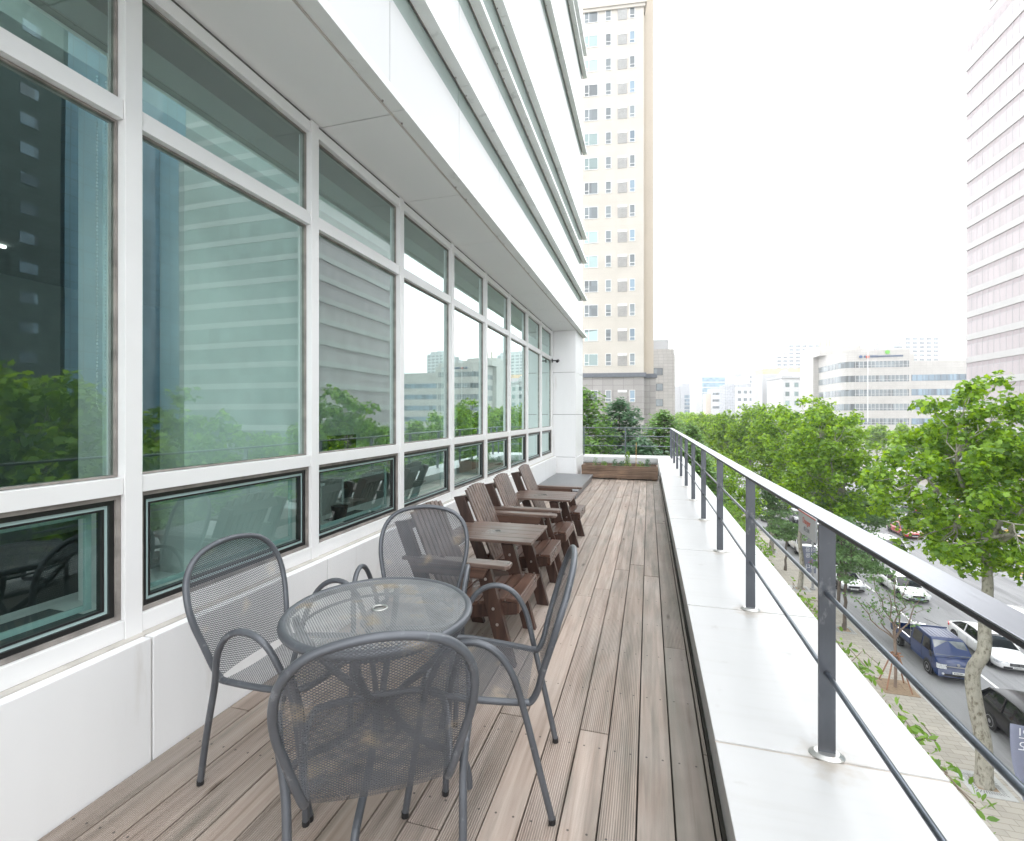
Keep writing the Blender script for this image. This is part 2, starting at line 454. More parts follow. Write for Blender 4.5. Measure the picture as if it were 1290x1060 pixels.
M['steel_mesh'] = mesh_mat('expanded_steel_mesh', (0.110, 0.116, 0.128), pw=.0134, ph=.0088, solid=.375)
M['steel_mesh_top'] = mesh_mat('expanded_steel_mesh_table', (0.27, 0.275, 0.282), pw=.0130, ph=.0115, solid=0.47)
M['brown_wood_x'] = wood_mat('varnished_brown_wood_x', (0.040, 0.020, 0.014), (0.125, 0.070, 0.050), 0)
M['brown_wood_y'] = wood_mat('varnished_brown_wood_y', (0.050, 0.024, 0.017), (0.130, 0.075, 0.055), 1, rough=.26)
M['brown_wood_dark'] = wood_mat('varnished_dark_brown_wood', (0.026, 0.013, 0.010), (0.075, 0.040, 0.029), 2, rough=.34)
M['brown_wood_top'] = wood_mat('skylit_brown_table_wood', (0.075, 0.045, 0.036), (0.20, 0.145, 0.12), 0, rough=.27)  # reflected sky put into the colour as a paler tone
M['brown_wood_z'] = wood_mat('varnished_brown_wood_z', (0.082, 0.056, 0.045), (0.205, 0.152, 0.128), 2, rough=.45)
M['planter_wood'] = wood_mat('planter_timber', (0.10, 0.062, 0.040), (0.27, 0.185, 0.130), 0, rough=.7)
M['soil'] = mat('soil', (0.06, 0.04, 0.03), 0.95, var=0.5, scale=40, bump=.8, bscale=60)
M['slab_metal'] = mat('dark_grey_metal_slab', (0.15, 0.155, 0.165), 0.33, metal=.2, var=.1, scale=3)
M['bolt'] = mat('zinc_bolt', (0.55, 0.53, 0.5), 0.35, metal=.9)
M['deck'] = deck_material()
M['void'] = mat('deck_void', (0.03, 0.028, 0.022), 0.95)
M['glass'] = glass_mat('green_tinted_glass', (0.74, 0.885, 0.845), 0.15, wav=0.018)
M['glass_low'] = glass_mat('awning_window_glass', (0.74, 0.89, 0.855), 0.085)
M['int_wall'] = mat('interior_wall', (0.34, 0.38, 0.38), 0.7)
M['int_dark'] = mat('interior_dark', (0.10, 0.12, 0.12), 0.8)
M['int_white'] = mat('interior_white', (0.80, 0.82, 0.81), 0.5)
M['int_ceil'] = mat('interior_ceiling', (0.20, 0.22, 0.215), 0.8)
M['lamp'] = emit('fluorescent_tube', (1, 1, .97), 1.6)
M['black_plastic'] = mat('black_plastic', (0.015, 0.015, 0.016), 0.4)
# ------------------------------------------------------------------ mesh helpers
class MB:
    """collects shapes and links them as one mesh object"""
    def __init__(s):
        s.v, s.f, s.sm, s.rn, s.uv = [], [], [], [], {}
    def add(s, vs, fs, smooth=False, rnd=0.5, uvs=None):
        o = len(s.v)
        s.v += [tuple(p) for p in vs]
        for i, f in enumerate(fs):
            if uvs: s.uv[len(s.f)] = [uvs[k] for k in f]
            s.f.append([o + k for k in f]); s.sm.append(smooth); s.rn.append(rnd)
        return s
    def box(s, x0, x1, y0, y1, z0, z1, rnd=0.5):
        return s.add([(x0, y0, z0), (x1, y0, z0), (x1, y1, z0), (x0, y1, z0), (x0, y0, z1), (x1, y0, z1), (x1, y1, z1), (x0, y1, z1)],
                     [(0, 3, 2, 1), (4, 5, 6, 7), (0, 1, 5, 4), (1, 2, 6, 5), (2, 3, 7, 6), (3, 0, 4, 7)], rnd=rnd)
    def beam(s, p, q, w, h, up=(0, 0, 1), rnd=.5):
        """rectangular bar from p to q, w across, h along up"""
        p, q, up = Vector(p), Vector(q), Vector(up)
        d = (q - p).normalized(); a = d.cross(up).normalized() * w / 2; b = a.cross(d).normalized() * h / 2
        vs = [p - a - b, p + a - b, p + a + b, p - a + b, q - a - b, q + a - b, q + a + b, q - a + b]
        return s.add(vs, [(0, 1, 2, 3), (7, 6, 5, 4), (0, 4, 5, 1), (1, 5, 6, 2), (2, 6, 7, 3), (3, 7, 4, 0)], rnd=rnd)
    def prism(s, pts, axis, a, b):
        """extrude a closed 2D outline along an axis ('x','y','z') from a to b"""
        def P(u, v, t):
            return {'x': (t, u, v), 'y': (u, t, v), 'z': (u, v, t)}[axis]
        n = len(pts)
        vs = [P(u, v, a) for u, v in pts] + [P(u, v, b) for u, v in pts]
        return s.add(vs, [list(range(n))[::-1], list(range(n, 2 * n))] + [(i, (i + 1) % n, n + (i + 1) % n, n + i) for i in range(n)])
    def tube(s, pts, r, n=10, closed=False, rs=None, flat=1.0):
        pts = [Vector(p) for p in pts]
        m = len(pts); rings = []
        up = None
        for i, p in enumerate(pts):
            if closed: d = (pts[(i + 1) % m] - pts[i - 1]).normalized()
            else: d = (pts[min(i + 1, m - 1)] - pts[max(i - 1, 0)]).normalized()
            if up is None:
                up = Vector((0, 0, 1)) if abs(d.z) < 0.9 else Vector((1, 0, 0))
            a = d.cross(up).normalized(); up = a.cross(d).normalized()
            rr = rs[i] if rs else r
            rings.append([p + (a * math.cos(2 * math.pi * k / n) + up * math.sin(2 * math.pi * k / n) * flat) * rr for k in range(n)])
        vs = [q for rg in rings for q in rg]; fs = []
        for i in range(m if closed else m - 1):
            j = (i + 1) % m
            for k in range(n):
                l = (k + 1) % n
                fs.append((i * n + k, i * n + l, j * n + l, j * n + k))
        s.add(vs, fs, smooth=True)
        if not closed:
            s.add(rings[0], [list(range(n))[::-1]]); s.add(rings[-1], [list(range(n))])
        return s
    def disc(s, c, r, n=16, axis='z', r2=None, h=0.0):
        """short cylinder (or cone frustum) standing on c along an axis"""
        r2 = r if r2 is None else r2
        def P(a, rr, t):
            u, v = rr * math.cos(a), rr * math.sin(a)
            return {'z': (c[0] + u, c[1] + v, c[2] + t), 'x': (c[0] + t, c[1] + u, c[2] + v), 'y': (c[0] + u, c[1] + t, c[2] + v)}[axis]
        vs = [P(2 * math.pi * k / n, r, 0) for k in range(n)] + [P(2 * math.pi * k / n, r2, h) for k in range(n)]
        s.add(vs, [(k, (k + 1) % n, n + (k + 1) % n, n + k) for k in range(n)], smooth=True)
        s.add(vs[:n], [list(range(n))[::-1]]); s.add(vs[n:], [list(range(n))])
        return s
    def build(s, name, m, parent=None, bevel=0, loc=None, rotz=0, seg=2, subsurf=0):
        me = bpy.data.meshes.new(name)
        me.from_pydata(s.v, [], s.f)
        me.polygons.foreach_set('use_smooth', s.sm)
        at = me.attributes.new('rnd', 'FLOAT', 'FACE')
        at.data.foreach_set('value', s.rn)
        if s.uv:
            ul = me.uv_layers.new(name='UVMap')
            for p in me.polygons:
                if p.index in s.uv:
                    for li, c in zip(p.loop_indices, s.uv[p.index]): ul.data[li].uv = c
        me.materials.append(m if not isinstance(m, str) else M[m])
        me.update()
        o = bpy.data.objects.new(name, me)
        COL.objects.link(o)
        if parent: o.parent = parent
        if loc: o.location = loc
        if rotz: o.rotation_euler.z = rotz
        if bevel:
            b = o.modifiers.new('bevel', 'BEVEL'); b.width = bevel; b.segments = seg; b.limit_method = 'ANGLE'; b.angle_limit = R(40)
            b.harden_normals = False
        if subsurf:
            b = o.modifiers.new('sub', 'SUBSURF'); b.levels = subsurf; b.render_levels = subsurf
        return o

def thing(name, label, cat, loc=(0, 0, 0), rotz=0, group=None):
    o = bpy.data.objects.new(name, None)
    COL.objects.link(o)
    o.empty_display_size = 0.2
    o.location = loc
    o.rotation_euler = (0, 0, rotz)
    o['label'] = label
    o['category'] = cat
    if group: o['group'] = group
    return o

def tag(o, label, cat, group=None):
    o['label'] = label
    o['category'] = cat
    if group: o['group'] = group
    return o

def structure(o):
    o['kind'] = 'structure'
    return o

KIDS = {}
def copy_tree(o, parent=None, label=None):
    c = o.copy(); COL.objects.link(c)
    if parent: c.parent = parent
    if label: c['label'] = label
    if not KIDS.get('built'): pass
    for ch in [k for k in bpy.data.objects if k.parent == o]:
        copy_tree(ch, c)
    return c

def smooth_path(pts, n=6, closed=False):
    """Catmull-Rom through the given points"""
    P = [Vector(p) for p in pts]; out = []
    m = len(P)
    for i in range(m if closed else m - 1):
        if closed: a, b, c, d = P[i - 1], P[i], P[(i + 1) % m], P[(i + 2) % m]
        else: a, b, c, d = P[max(i - 1, 0)], P[i], P[i + 1], P[min(i + 2, m - 1)]
        for k in range(n):
            t = k / n
            out.append(0.5 * ((2 * b) + (c - a) * t + (2 * a - 5 * b + 4 * c - d) * t * t + (3 * b - a - 3 * c + d) * t ** 3))
    if not closed: out.append(P[-1])
    return out

def text(name, body, size, m, parent, loc, rot, depth=0.001, align='CENTER', sx=1.0):
    cu = bpy.data.curves.new(name, 'FONT')
    cu.body = body; cu.size = size; cu.extrude = depth
    cu.align_x = align; cu.align_y = 'CENTER'
    cu.materials.append(M[m] if isinstance(m, str) else m)
    cu.resolution_u = 3
    tmp = bpy.data.objects.new('tmp_text', cu)
    COL.objects.link(tmp)
    bpy.context.view_layer.update()
    me = bpy.data.meshes.new_from_object(tmp.evaluated_get(bpy.context.evaluated_depsgraph_get()))
    bpy.data.objects.remove(tmp)
    me.name = name
    o = bpy.data.objects.new(name, me)
    COL.objects.link(o)
    o.parent = parent; o.location = loc; o.rotation_euler = rot
    o.scale = (sx, 1, 1)
    return o

# ------------------------------------------------------------------ terrace floor
B0, BP = -1.9117, 0.1335
d = MB()
for k in range(-1, 17):
    x0, x1 = B0 + BP * k, B0 + BP * (k + 1)
    x0, x1 = max(x0, -2.034), min(x1, 0.246)
    if x1 - x0 < 0.02: continue
    y = -1.2 - random.random() * 1.5
    while y < 11.9:
        ln = random.choice([2.4, 3.6, 3.6, 3.6, 4.8])
        if k == 15: ln = 3.6 if y > 0 else 4.95
        y1 = min(y + ln, 11.95)
        lift = random.uniform(-.0012, .0012)
        rv = random.uniform(.18, 1) if k < 13 else random.uniform(.16, .55) if k == 13 else random.uniform(.10, .3) if k == 14 else random.uniform(0, .07)
        d.box(x0 + .003, x1 - .003, y + .0025, y1 - .0025, -.028, lift, rnd=rv)
        y = y1
deck = structure(d.build('terrace_deck', 'deck', bevel=.0018, seg=1))
sub = MB().box(-2.05, .27, -3, 16.0, -.3, -.03)
structure(sub.build('terrace_floor', 'void'))

# ------------------------------------------------------------------ own building: terrace wing
MY = [1.514 + 1.1553 * k for k in range(-4, 9)]            # mullion centres along the facade
XW, XM, XG = -2.038, -2.12, -2.172
Y0, Y1 = -3.2, 10.83
ob = thing('office_building', 'white panel clad office building with long window wall beside the terrace', 'building', (0, 0, 0))
w = MB()
for a, b in zip(MY[:-1], MY[1:]):
    w.box(XW - .05, XW, a + .0215, b + .0125, -.03, .52)
w.build('base_wall', 'white_wall', ob, bevel=.003)
w = MB()
w.box(XW - .15, XW - .012, Y0, Y1, -.29, .512)
w.box(XW - .15, XW - .0505, Y0, Y1, .513, .524)
w.build('wall_joint', 'sealant', ob)
# mullions and transoms
w = MB()
for y in MY: w.box(XM - .10, XM, y - .036, y + .036, .522, 3.405)
w.build('mullion', 'frame_white', ob, bevel=.002)
w = MB()
for z0, z1, dx in ((.525, .604, 0), (1.134, 1.206, .004), (2.716, 2.797, .004), (3.322, 3.392, .004)):
    w = MB()
    for a, b in zip(MY[:-1], MY[1:]): w.box(XM - .09, XM - .003 - dx, a + .0375, b - .0375, z0, z1)
    w.build('transom', 'frame_white', ob, bevel=.002)
# panes: one window per opening
def ring(mb, x0, x1, a, b, z0, z1, t):
    mb.box(x0, x1, a, b, z0, z0 + t); mb.box(x0, x1, a, b, z1 - t, z1)
    mb.box(x0, x1, a, a + t, z0 + t, z1 - t); mb.box(x0, x1, b - t, b, z0 + t, z1 - t)
for i, (a, b) in enumerate(zip(MY[:-1], MY[1:])):
    if b < -.5: continue
    a, b = a + .038, b - .038
    for z0, z1, kind in ((1.208, 2.714, 'big'), (2.799, 3.320, 'top'), (.606, 1.132, 'low')):
        f = MB()
        if kind == 'low':
            ring(f, XG - .03, XG + .03, a, b, z0, z1, .017)
            fr = f.build('window_frame', 'gasket', ob)
            g = MB(); ring(g, XG - .02, XG + .018, a + .018, b - .018, z0 + .018, z1 - .018, .02); g.build('black_frame', 'black_frame', fr)
            g = MB(); ring(g, XG - .02, XG + .010, a + .039, b - .039, z0 + .039, z1 - .039, .013)
            ring(g, XG - .06, XG - .045, a + .062, b - .062, z0 + .062, z1 - .062, .022); g.build('sash', 'sash', fr)
            g = MB(); ring(g, XG - .02, XG + .013, a + .0525, b - .0525, z0 + .0525, z1 - .0525, .008); g.build('seal', 'black_frame', fr)
            MB().box(XG + .0005, XG + .002, a + .053, b - .053, z0 + .053, z1 - .053)
            p = MB(); p.add([(XG, a + .039, z0 + .039), (XG, b - .039, z0 + .039), (XG, b - .039, z1 - .039), (XG, a + .039, z1 - .039)], [(0, 1, 2, 3)])
            p.build('pane', 'glass_low', fr)
        else:
            ring(f, XG - .03, XG + .012, a, b, z0, z1, .008)
            fr = f.build('window_frame', 'gasket', ob)
            # every sheet sits a hair out of true, so reflections break from pane to pane
            t1, t2 = random.uniform(-.0022, .0022), random.uniform(-.0016, .0016)
            a2, b2, c2, d2 = a + .008, b - .008, z0 + .008, z1 - .008
            p = MB(); p.add([(XG - t1 - t2, a2, c2), (XG + t1 - t2, b2, c2), (XG + t1 + t2, b2, d2), (XG - t1 + t2, a2, d2)], [(0, 1, 2, 3)])
            p.build('pane', 'glass', fr)
# soffit panels, shadow gap and reveal
SJ = [2.735 + 1.166 * k for k in range(-6, 9)]
w = MB()
for a, b in zip(SJ[:-1], SJ[1:]):
    b = min(b, 12.05)
    if b - a > .1: w.box(XM - .16, -1.603, a + .004, b - .004, 3.408, 3.42)
w.build('soffit', 'soffit', ob)
w = MB(); w.box(XM - .1, XM - .012, Y0, Y1, 3.3935, 3.407); 
w.box(-2.3, -1.65, Y0, 12.04, 3.4205, 3.46)
w.build('shadow_gap', 'dark_gap', ob)
MB().box(-1.6025, -1.594, Y0, 12.06, 3.409, 3.42).build('gap_seal', 'sealant', ob)
# cladding above: white panels, a strip of green glass under each fin
LEV = [(3.425, 4.175, 4.355), (4.41, 5.095, 5.30), (5.36, 5.625, 5.905), (5.97, 7.86, 8.06), (8.12, 9.8, 9.99), (10.05, 10.37, 10.56), (10.62, 12.3, 12.5), (12.56, 14.2, 14.4), (14.46, 14.8, 14.98), (15.04, 17.6, 17.8), (17.86, 20.2, 20.3)]
w = MB()
M['strip_glass'] = mat('green_strip_glass', (0.42, 0.50, 0.48), 0.12, var=.06, scale=1, spec=1.0)
for z0, zt, zf in LEV:
    g = MB()
    for a, b in zip(SJ[:-1], SJ[1:]):
        b = min(b, 12.065)
        if b - a < .05: continue
        w.box(-1.655, -1.605, a + .004, b - .004, z0, zt)
        g.box(-1.64, -1.612, a + .006, b - .006, zt + .002, zf)
    w.box(-9, -1.66, 12.025, 12.065, z0, zf)
    g.build('strip_window', 'strip_glass', ob)
w.build('cladding', 'white_panel', ob)
MB().box(-9, -1.642, Y0, 12.02, 3.47, 20.3).build('core', 'dark_gap', ob)
M['fin'] = mat('fin_underside_grey_green', (0.80, 0.82, 0.81), 0.3, var=.05, scale=3, stain=(.45, .47, .46), stain_scale=5, stain_pos=.58)
for li, zf in enumerate([3.418] + [l[2] for l in LEV]):
    f = MB()
    ys = [SJ[0]] + SJ[1:]
    for a, b in zip(SJ[:-1], SJ[1:]):
        b = min(b, 12.1) if b > 10.9 else b
        if b - a < .05: continue
        if b > 11.9: b = 12.11
        f.prism([(-1.603, zf + .003), (-1.498, zf + .003), (-1.498, zf + .058), (-1.603, zf + .085)], 'y', a + .003, b - .003)
    fo = f.build('sunshade_fin', 'fin', ob)
    s_ = MB(); s_.box(-1.6035, -1.597, Y0, 12.1, zf - .004, zf + .002)
    for a in SJ[1:-1]:
        for dy in (-.12, .12): s_.disc((-1.585, a + dy, zf - .004), .006, 8, 'z', h=.008)
    s_.build('sealant', 'gasket', fo)
# end pillar
w = MB()
for z0, z1, e in ((-.28, .497, .012), (.505, 1.478, 0), (1.486, 2.446, 0), (2.454, 3.404, 0)):
    w.box(-2.9, -1.603 + e, 10.86 - e, 12.06, z0, z1)
w.build('pillar', 'white_wall', ob, bevel=.003)
MB().box(-2.88, -1.62, 10.88, 12.04, -.2, 3.4).build('pillar_core', 'dark_gap', ob)
# dome camera by the pillar
cc = thing('security_camera', 'small dark security camera on the window frame beside the white pillar', 'security camera', (-2.09, 10.62, 2.70))
c = MB(); c.tube([(0, 0, 0), (.12, 0, 0)], .014); c.box(-.015, .0, -.04, .04, -.04, .04); c.build('bracket', 'black_plastic', cc)
c = MB(); c.tube([(.12, .02, 0), (.12, -.10, -.03)], .032, 12); c.build('body', 'black_plastic', cc)
# interior seen through the glass
r = MB(); r.box(-9, XG - .06, Y0, 12, -.06, .0); structure(r.build('floor', 'int_dark'))
r = MB(); r.box(-9, XG - .06, Y0, 12, 3.06, 3.18); structure(r.build('ceiling', 'int_ceil'))
r = MB(); r.box(-7.2, -7.0, Y0, 12, .0, 3.06); r.box(-7, XG - .06, 11.6, 11.8, 0, 3.06); r.box(-7, XG - .1, Y0 + .02, Y0 + .2, 0, 3.06)
structure(r.build('wall', 'int_wall'))
r = MB(); r.box(-4.5, -4.4, 5.3, 11.58, 0, 3.05); r.box(-6.9, -4.51, 5.3, 5.4, 0, 3.05); structure(r.build('wall', 'int_white'))  # white partition added to brighten what shows through the farther panes
p = MB(); p.box(-2.66, -2.48, 2.04, 3.05, .0, 3.06); p.box(-2.62, -2.46, 1.615, 1.80, 0, 3.06); p.box(-2.62, -2.40, -.9, -.6, 0, 3.06)
p.box(-3.2, -2.55, 5.6, 6.1, 0, 3.06); p.box(-3.2, -2.55, 8.9, 9.4, 0, 3.06)
p.build('interior_column', 'int_white', ob)
q = MB(); q.box(-2.46, -2.28, Y0, 10.8, 2.95, 3.055); q.build('blind_box', 'int_white', ob)
ch = MB()
pts = [(-2.25, 1.455, z) for z in np.linspace(2.9, 1.52, 90)]
for x, y, z in pts:
    ch.disc((x, y, z), .0035, 6, 'z', h=.008); ch.disc((x, y + .035, z), .0035, 6, 'z', h=.008)
for k in range(9):
    a = math.pi * k / 8
    ch.disc((-2.25, 1.4725 - .0175 * math.cos(a), 1.515 - .03 * math.sin(a)), .0035, 6, 'z', h=.007)
tag(ch.build('blind_chain', 'frame_white'), 'white beaded blind chain hanging inside the nearest window', 'blind chain')
ct = thing('counter', 'pale counter with dark grilles running inside along the windows', 'counter', (0, 0, 0))
MB().box(-2.75, -2.26, Y0 + .3, 11.4, .55, .585).build('top', 'int_white', ct, bevel=.004)
MB().box(-2.70, -2.66, Y0 + .3, 11.4, .0, .549).build('front_panel', 'int_dark', ct)
gm = MB()
for y in (1.05, 3.4, 5.7, 8.0): gm.box(-2.62, -2.40, y, y + .45, .5855, .589)
gm.build('grille', 'int_dark', ct)
for n_, (y, s_) in enumerate([(-1.0, 0), (.5, 1), (3.6, 0), (5.3, 1), (7.6, 0)]):
    t = thing('office_desk', ['white office desk behind the first window', 'white office desk with monitor behind the nearest low window', 'white office desk behind the third window bay',
              'white office desk with monitor behind the fifth window bay', 'white office desk deep inside the far window bays'][n_], 'desk', (-3.7, y, 0), 0, 'desks inside the office')
    MB().box(-.4, .4, -.7, .7, .72, .75).build('desktop', 'int_white', t)
    MB().box(-.42, -.40, -.7, .7, .3, 1.15).build('screen_panel', 'int_wall', t)
    for sy in (-.66, .66): MB().box(-.38, .38, sy - .02, sy + .02, 0, .72).build('leg', 'int_white', t)
    if s_:
        mo = thing('monitor', ['dark monitor on the desk near the first window', 'dark monitor on the desk by the fifth window'][n_ > 2], 'monitor', (-3.8, y, .75))
        MB().box(-.015, .015, -.28, .28, .12, .46).build('screen', 'black_plastic', mo); MB().box(-.06, .06, -.1, .1, .0, .12).build('stand', 'black_plastic', mo)
for n_, y in enumerate((-1.5, .6, 2.7, 4.8, 6.9, 9.0)):
    for x in (-5.8,):
        t = MB().box(x - .015, x + .015, y, y + .28, 3.03, 3.055)
        tag(t.build('ceiling_light', 'lamp'), 'white fluorescent ceiling light inside the office', 'ceiling light', 'ceiling lights inside the office')
fp = thing('potted_plant', 'dark potted plant on the counter inside the third window', 'plant', (-2.5, 3.45, .586))
c = MB(); c.disc((0, 0, 0), .05, 16, 'z', r2=.07, h=.12); c.build('pot', 'black_plastic', fp)

# ------------------------------------------------------------------ parapet, coping and railing
pw = thing('parapet_wall', 'low white tiled parapet wall along the open edge of the terrace', 'parapet')
c = MB()
JY = [2.119 + 1.445 * k - .03 for k in range(-3, 10)]
for a, b in zip(JY[:-1], JY[1:]):
    b = min(b, 15.3)
    c.box(.26, 1.049, a + .007, b - .007, .120, .146)
    c.box(.262, .285, a + .002, b - .002, -.04, .119)
c.box(.26, 1.049, JY[-1] + .007, 16.2, .120, .146)
for a, b in zip([-3.2, -2.2, -1.4, -.6], [-2.2, -1.4, -.6, .262]):
    c.box(a + .006, b - .006, 15.3, 16.2, .120, .146); c.box(a + .006, b - .006, 15.285, 15.299, .0, .125)
c.build('coping', 'coping', pw, bevel=.003)
c = MB(); c.box(.275, 1.04, -3, 16.19, -.9, .1195); c.box(.2605, 1.0485, -2.9, 15.9, .1200, .1405); c.box(-3.2, .27, 15.33, 16.19, -.9, .1405)
c.build('grout_bed', 'grout', pw)
c = MB(); c.box(-3.2, .255, 15.31, 15.325, -.3, .0); c.box(1.041, 1.048, -3, 16.2, -3.5, .119)
c.build('render_face', 'white_wall', pw)
c = MB(); c.box(.247, .262, -3, 12.0, -.04, -.002); c.build('edge_strip', 'void', pw)

PX, PY, PS = .666, 2.119, 1.445
M['rail_edge'] = mat('shaded_rail_edge', (0.045, 0.048, 0.055), 0.4, metal=.3, var=.2, scale=10)  # shade on the rail's side and underside put into a darker colour
rl = thing('railing', 'dark steel railing with flat top rail and two round bars on the parapet', 'railing')
RO = [(.656, -2.5), (.654, 1.0), (.643, 2.1), (.628, 3.6), (.626, 15.62), (.716, 15.62), (.718, 3.6), (.736, 2.1), (.744, 1.0), (.744, -2.5)][::-1]
c = MB(); c.prism(RO, 'z', 1.057, 1.062); c.build('top_rail', 'rail_top', rl, bevel=.002)
c = MB(); c.prism([(x + (.001 if x < .69 else -.001), y) for x, y in RO], 'z', 1.043, 1.0565); c.build('rail_edge', 'rail_edge', rl, bevel=.003)
for z in (.775, .465):
    MB().tube([(PX, -2.5, z), (PX, 15.55, z)], .0095, 12).build('round_bar', 'rail_bar', rl)
pp = None
for k in range(-3, 10):
    if PX is None: break
    c = MB(); c.box(-.029, .029, -.006, .006, 0, .896)
    if pp is None:
        pp = c.build('post', 'rail_post', rl, bevel=.001, loc=(PX, PY + PS * k, .146))
        fl = MB(); fl.disc((0, 0, 0), .062, 24, 'z', h=.004); fl.disc((0, 0, .004), .062, 24, 'z', r2=.044, h=.010)
        fl = fl.build('flange', 'flange', pp); fl.scale = (1, .72, 1)
        bt = MB()
        for z in (.629, .319): bt.disc((0, -.012, z), .012, 12, 'y', h=.024)
        bt.build('bar_collar', 'rail_post', pp)
    else:
        q = pp.copy(); COL.objects.link(q); q.location = (PX, PY + PS * k, .146)
        for chd in [o for o in bpy.data.objects if o.parent == pp]:
            e = chd.copy(); COL.objects.link(e); e.parent = q
er = thing('end_railing', 'thin grey steel railing across the far end of the terrace', 'railing', (0, 15.72, .146))
for z in (.905, .64, .33): MB().tube([(-3.0, 0, z), (.67, 0, z)], .014 if z > .9 else .011, 8).build('rail', 'rail_bar', er)
for x in (-2.05, -.72, .66): MB().box(x - .018, x + .018, -.01, .01, 0, .9).build('post', 'rail_bar', er)

sg = thing('danger_sign', 'small white danger sign plate hung under the top rail by a dark post', 'sign', (.640, 2.262, 1.008))
M['sign_white'] = mat('sign_plate', (.62, .64, .65), .35, var=.01)
M['sign_red'] = mat('sign_red', (.60, .16, .11), .5, var=.02)
M['sign_grey'] = mat('sign_grey', (.30, .31, .33), .5, var=.02)
MB().box(-.003, .003, -.113, .113, -.049, .047).build('plate', 'sign_white', sg)
MB().box(-.0042, -.0031, -.113, .113, .041, .047).build('stripe', 'sign_red', sg)
text('lettering', 'Danger', .034, 'sign_red', sg, (-.0036, 0, .012), (R(90), 0, R(-90)), .0004)
text('small_lettering', '접근금지', .020, 'sign_grey', sg, (-.0036, 0, -.022), (R(90), 0, R(-90)), .0004)
# ------------------------------------------------------------------ steel mesh chairs and table
def sheet(mb, rows, smooth=True):
    """grid of points with UVs in metres measured along the sheet"""
    nr, nc = len(rows), len(rows[0])
    vs, uv = [], []
    acc = 0
    for i, rw in enumerate(rows):
        mid = nc // 2
        if i: acc += (Vector(rw[mid]) - Vector(rows[i - 1][mid])).length
        for j, p in enumerate(rw):
            vs.append(p)
            uv.append((p[0], acc))
    fs = [(i * nc + j, i * nc + j + 1, (i + 1) * nc + j + 1, (i + 1) * nc + j) for i in range(nr - 1) for j in range(nc - 1)]
    mb.add(vs, fs, smooth=smooth, uvs=uv)

TR = .0125
def make_mesh_chair(label):
    t = thing('mesh_chair', label, 'chair', group='grey steel mesh chairs around the round table')
    half = [(-.20, .425, .195), (-.222, .47, .205), (-.245, .56, .228), (-.275, .66, .25), (-.300, .745, .252), (-.325, .82, .231), (-.343, .876, .182), (-.353, .906, .110), (-.357, .919, .0)]
    seat = [(.225, .445, .0), (.222, .445, .12), (.195, .445, .205), (.12, .44, .228), (0, .430, .222), (-.12, .422, .208), (-.18, .418, .198)]
    loop = [(x, y, z) for (y, z, x) in seat] + [(x, y, z) for (y, z, x) in half]
    loop2 = loop + [(-x, y, z) for x, y, z in loop[-2:0:-1]]
    MB().tube(smooth_path(loop2, 5, closed=True), TR, 10, closed=True).build('frame', 'tube', t)
    b = MB(); rows = []
    hp = smooth_path([(x, y, z) for (y, z, x) in half], 3)
    for p in hp:
        rows.append([(p.x * s, p.y - .022 * (1 - s * s) * min(1, p.x / .2), p.z) for s in np.linspace(-1, 1, 13)])
    sheet(b, rows); b.build('backrest', 'steel_mesh', t)
    b = MB(); rows = []
    hs = smooth_path([(x, y, z) for (y, z, x) in seat], 3)
    for p in hs: rows.append([(p.x * s, p.y, p.z - .016 * (1 - s * s) + .004) for s in np.linspace(-1, 1, 11)])
    sheet(b, rows); b.build('seat', 'steel_mesh', t)
    for s in (-1, 1):
        pts = [(.215 * s, -.275, .012), (.232 * s, -.225, .22), (.243 * s, -.175, .42), (.268 * s, -.135, .56), (.280 * s, -.075, .642), (.283 * s, .01, .668), (.280 * s, .095, .630), (.268 * s, .155, .53), (.256 * s, .19, .43), (.252 * s, .225, .22), (.25 * s, .26, .012)]
        MB().tube(smooth_path(pts, 5), TR, 10).build('arm_and_leg', 'tube', t)
        for (x, y) in ((.215 * s, -.275), (.25 * s, .26)): MB().disc((x, y, 0), .0135, 12, 'z', h=.02).build('foot_cap', 'black_plastic', t)
    return t
def face_to(o, x, y, fx, fy):
    o.location = (x, y, 0); o.rotation_euler.z = math.atan2(-fx, fy)
cA = make_mesh_chair('grey steel mesh chair between the round table and the low window')
face_to(cA, -1.445, 1.70, 1, .02)
for lab, x, y, fx, fy in [('grey steel mesh chair at the far side of the round table, before the wooden chairs', -1.19, 2.27, .277, -.96),
                          ('grey steel mesh chair nearest the camera with its back turned', -.831, 1.348, -.529, .849),
                          ('grey steel mesh chair on the open deck side of the table, seen edge on', -.640, 1.855, -.987, -.16)]:
    c = copy_tree(cA, label=lab); face_to(c, x, y, fx, fy)

tb = thing('round_table', 'round grey steel mesh table with umbrella hole among four mesh chairs', 'table', (-1.01, 1.645, 0))
RT, ZT = .345, .715
n = 48
c = MB(); c.tube([(RT * math.cos(2 * math.pi * k / n), RT * math.sin(2 * math.pi * k / n), ZT - .012) for k in range(n)], .0165, 10, closed=True)
c.build('rim', 'tube', tb)
c = MB(); rows = []
rr = np.linspace(.026, RT, 9)
vs, uv, fs = [], [], []
for i, q in enumerate(rr):
    for k in range(n):
        a = 2 * math.pi * k / n
        p = (q * math.cos(a), q * math.sin(a), ZT - .001)
        vs.append(p); uv.append((p[0], p[1]))
for i in range(len(rr) - 1):
    for k in range(n): fs.append((i * n + k, (i + 1) * n + k, (i + 1) * n + (k + 1) % n, i * n + (k + 1) % n))
c.add(vs, fs, uvs=uv); c.build('tabletop', 'steel_mesh_top', tb)
c = MB(); c.tube([(.028 * math.cos(2 * math.pi * k / 20), .028 * math.sin(2 * math.pi * k / 20), ZT + .001) for k in range(20)], .004, 6, closed=True)
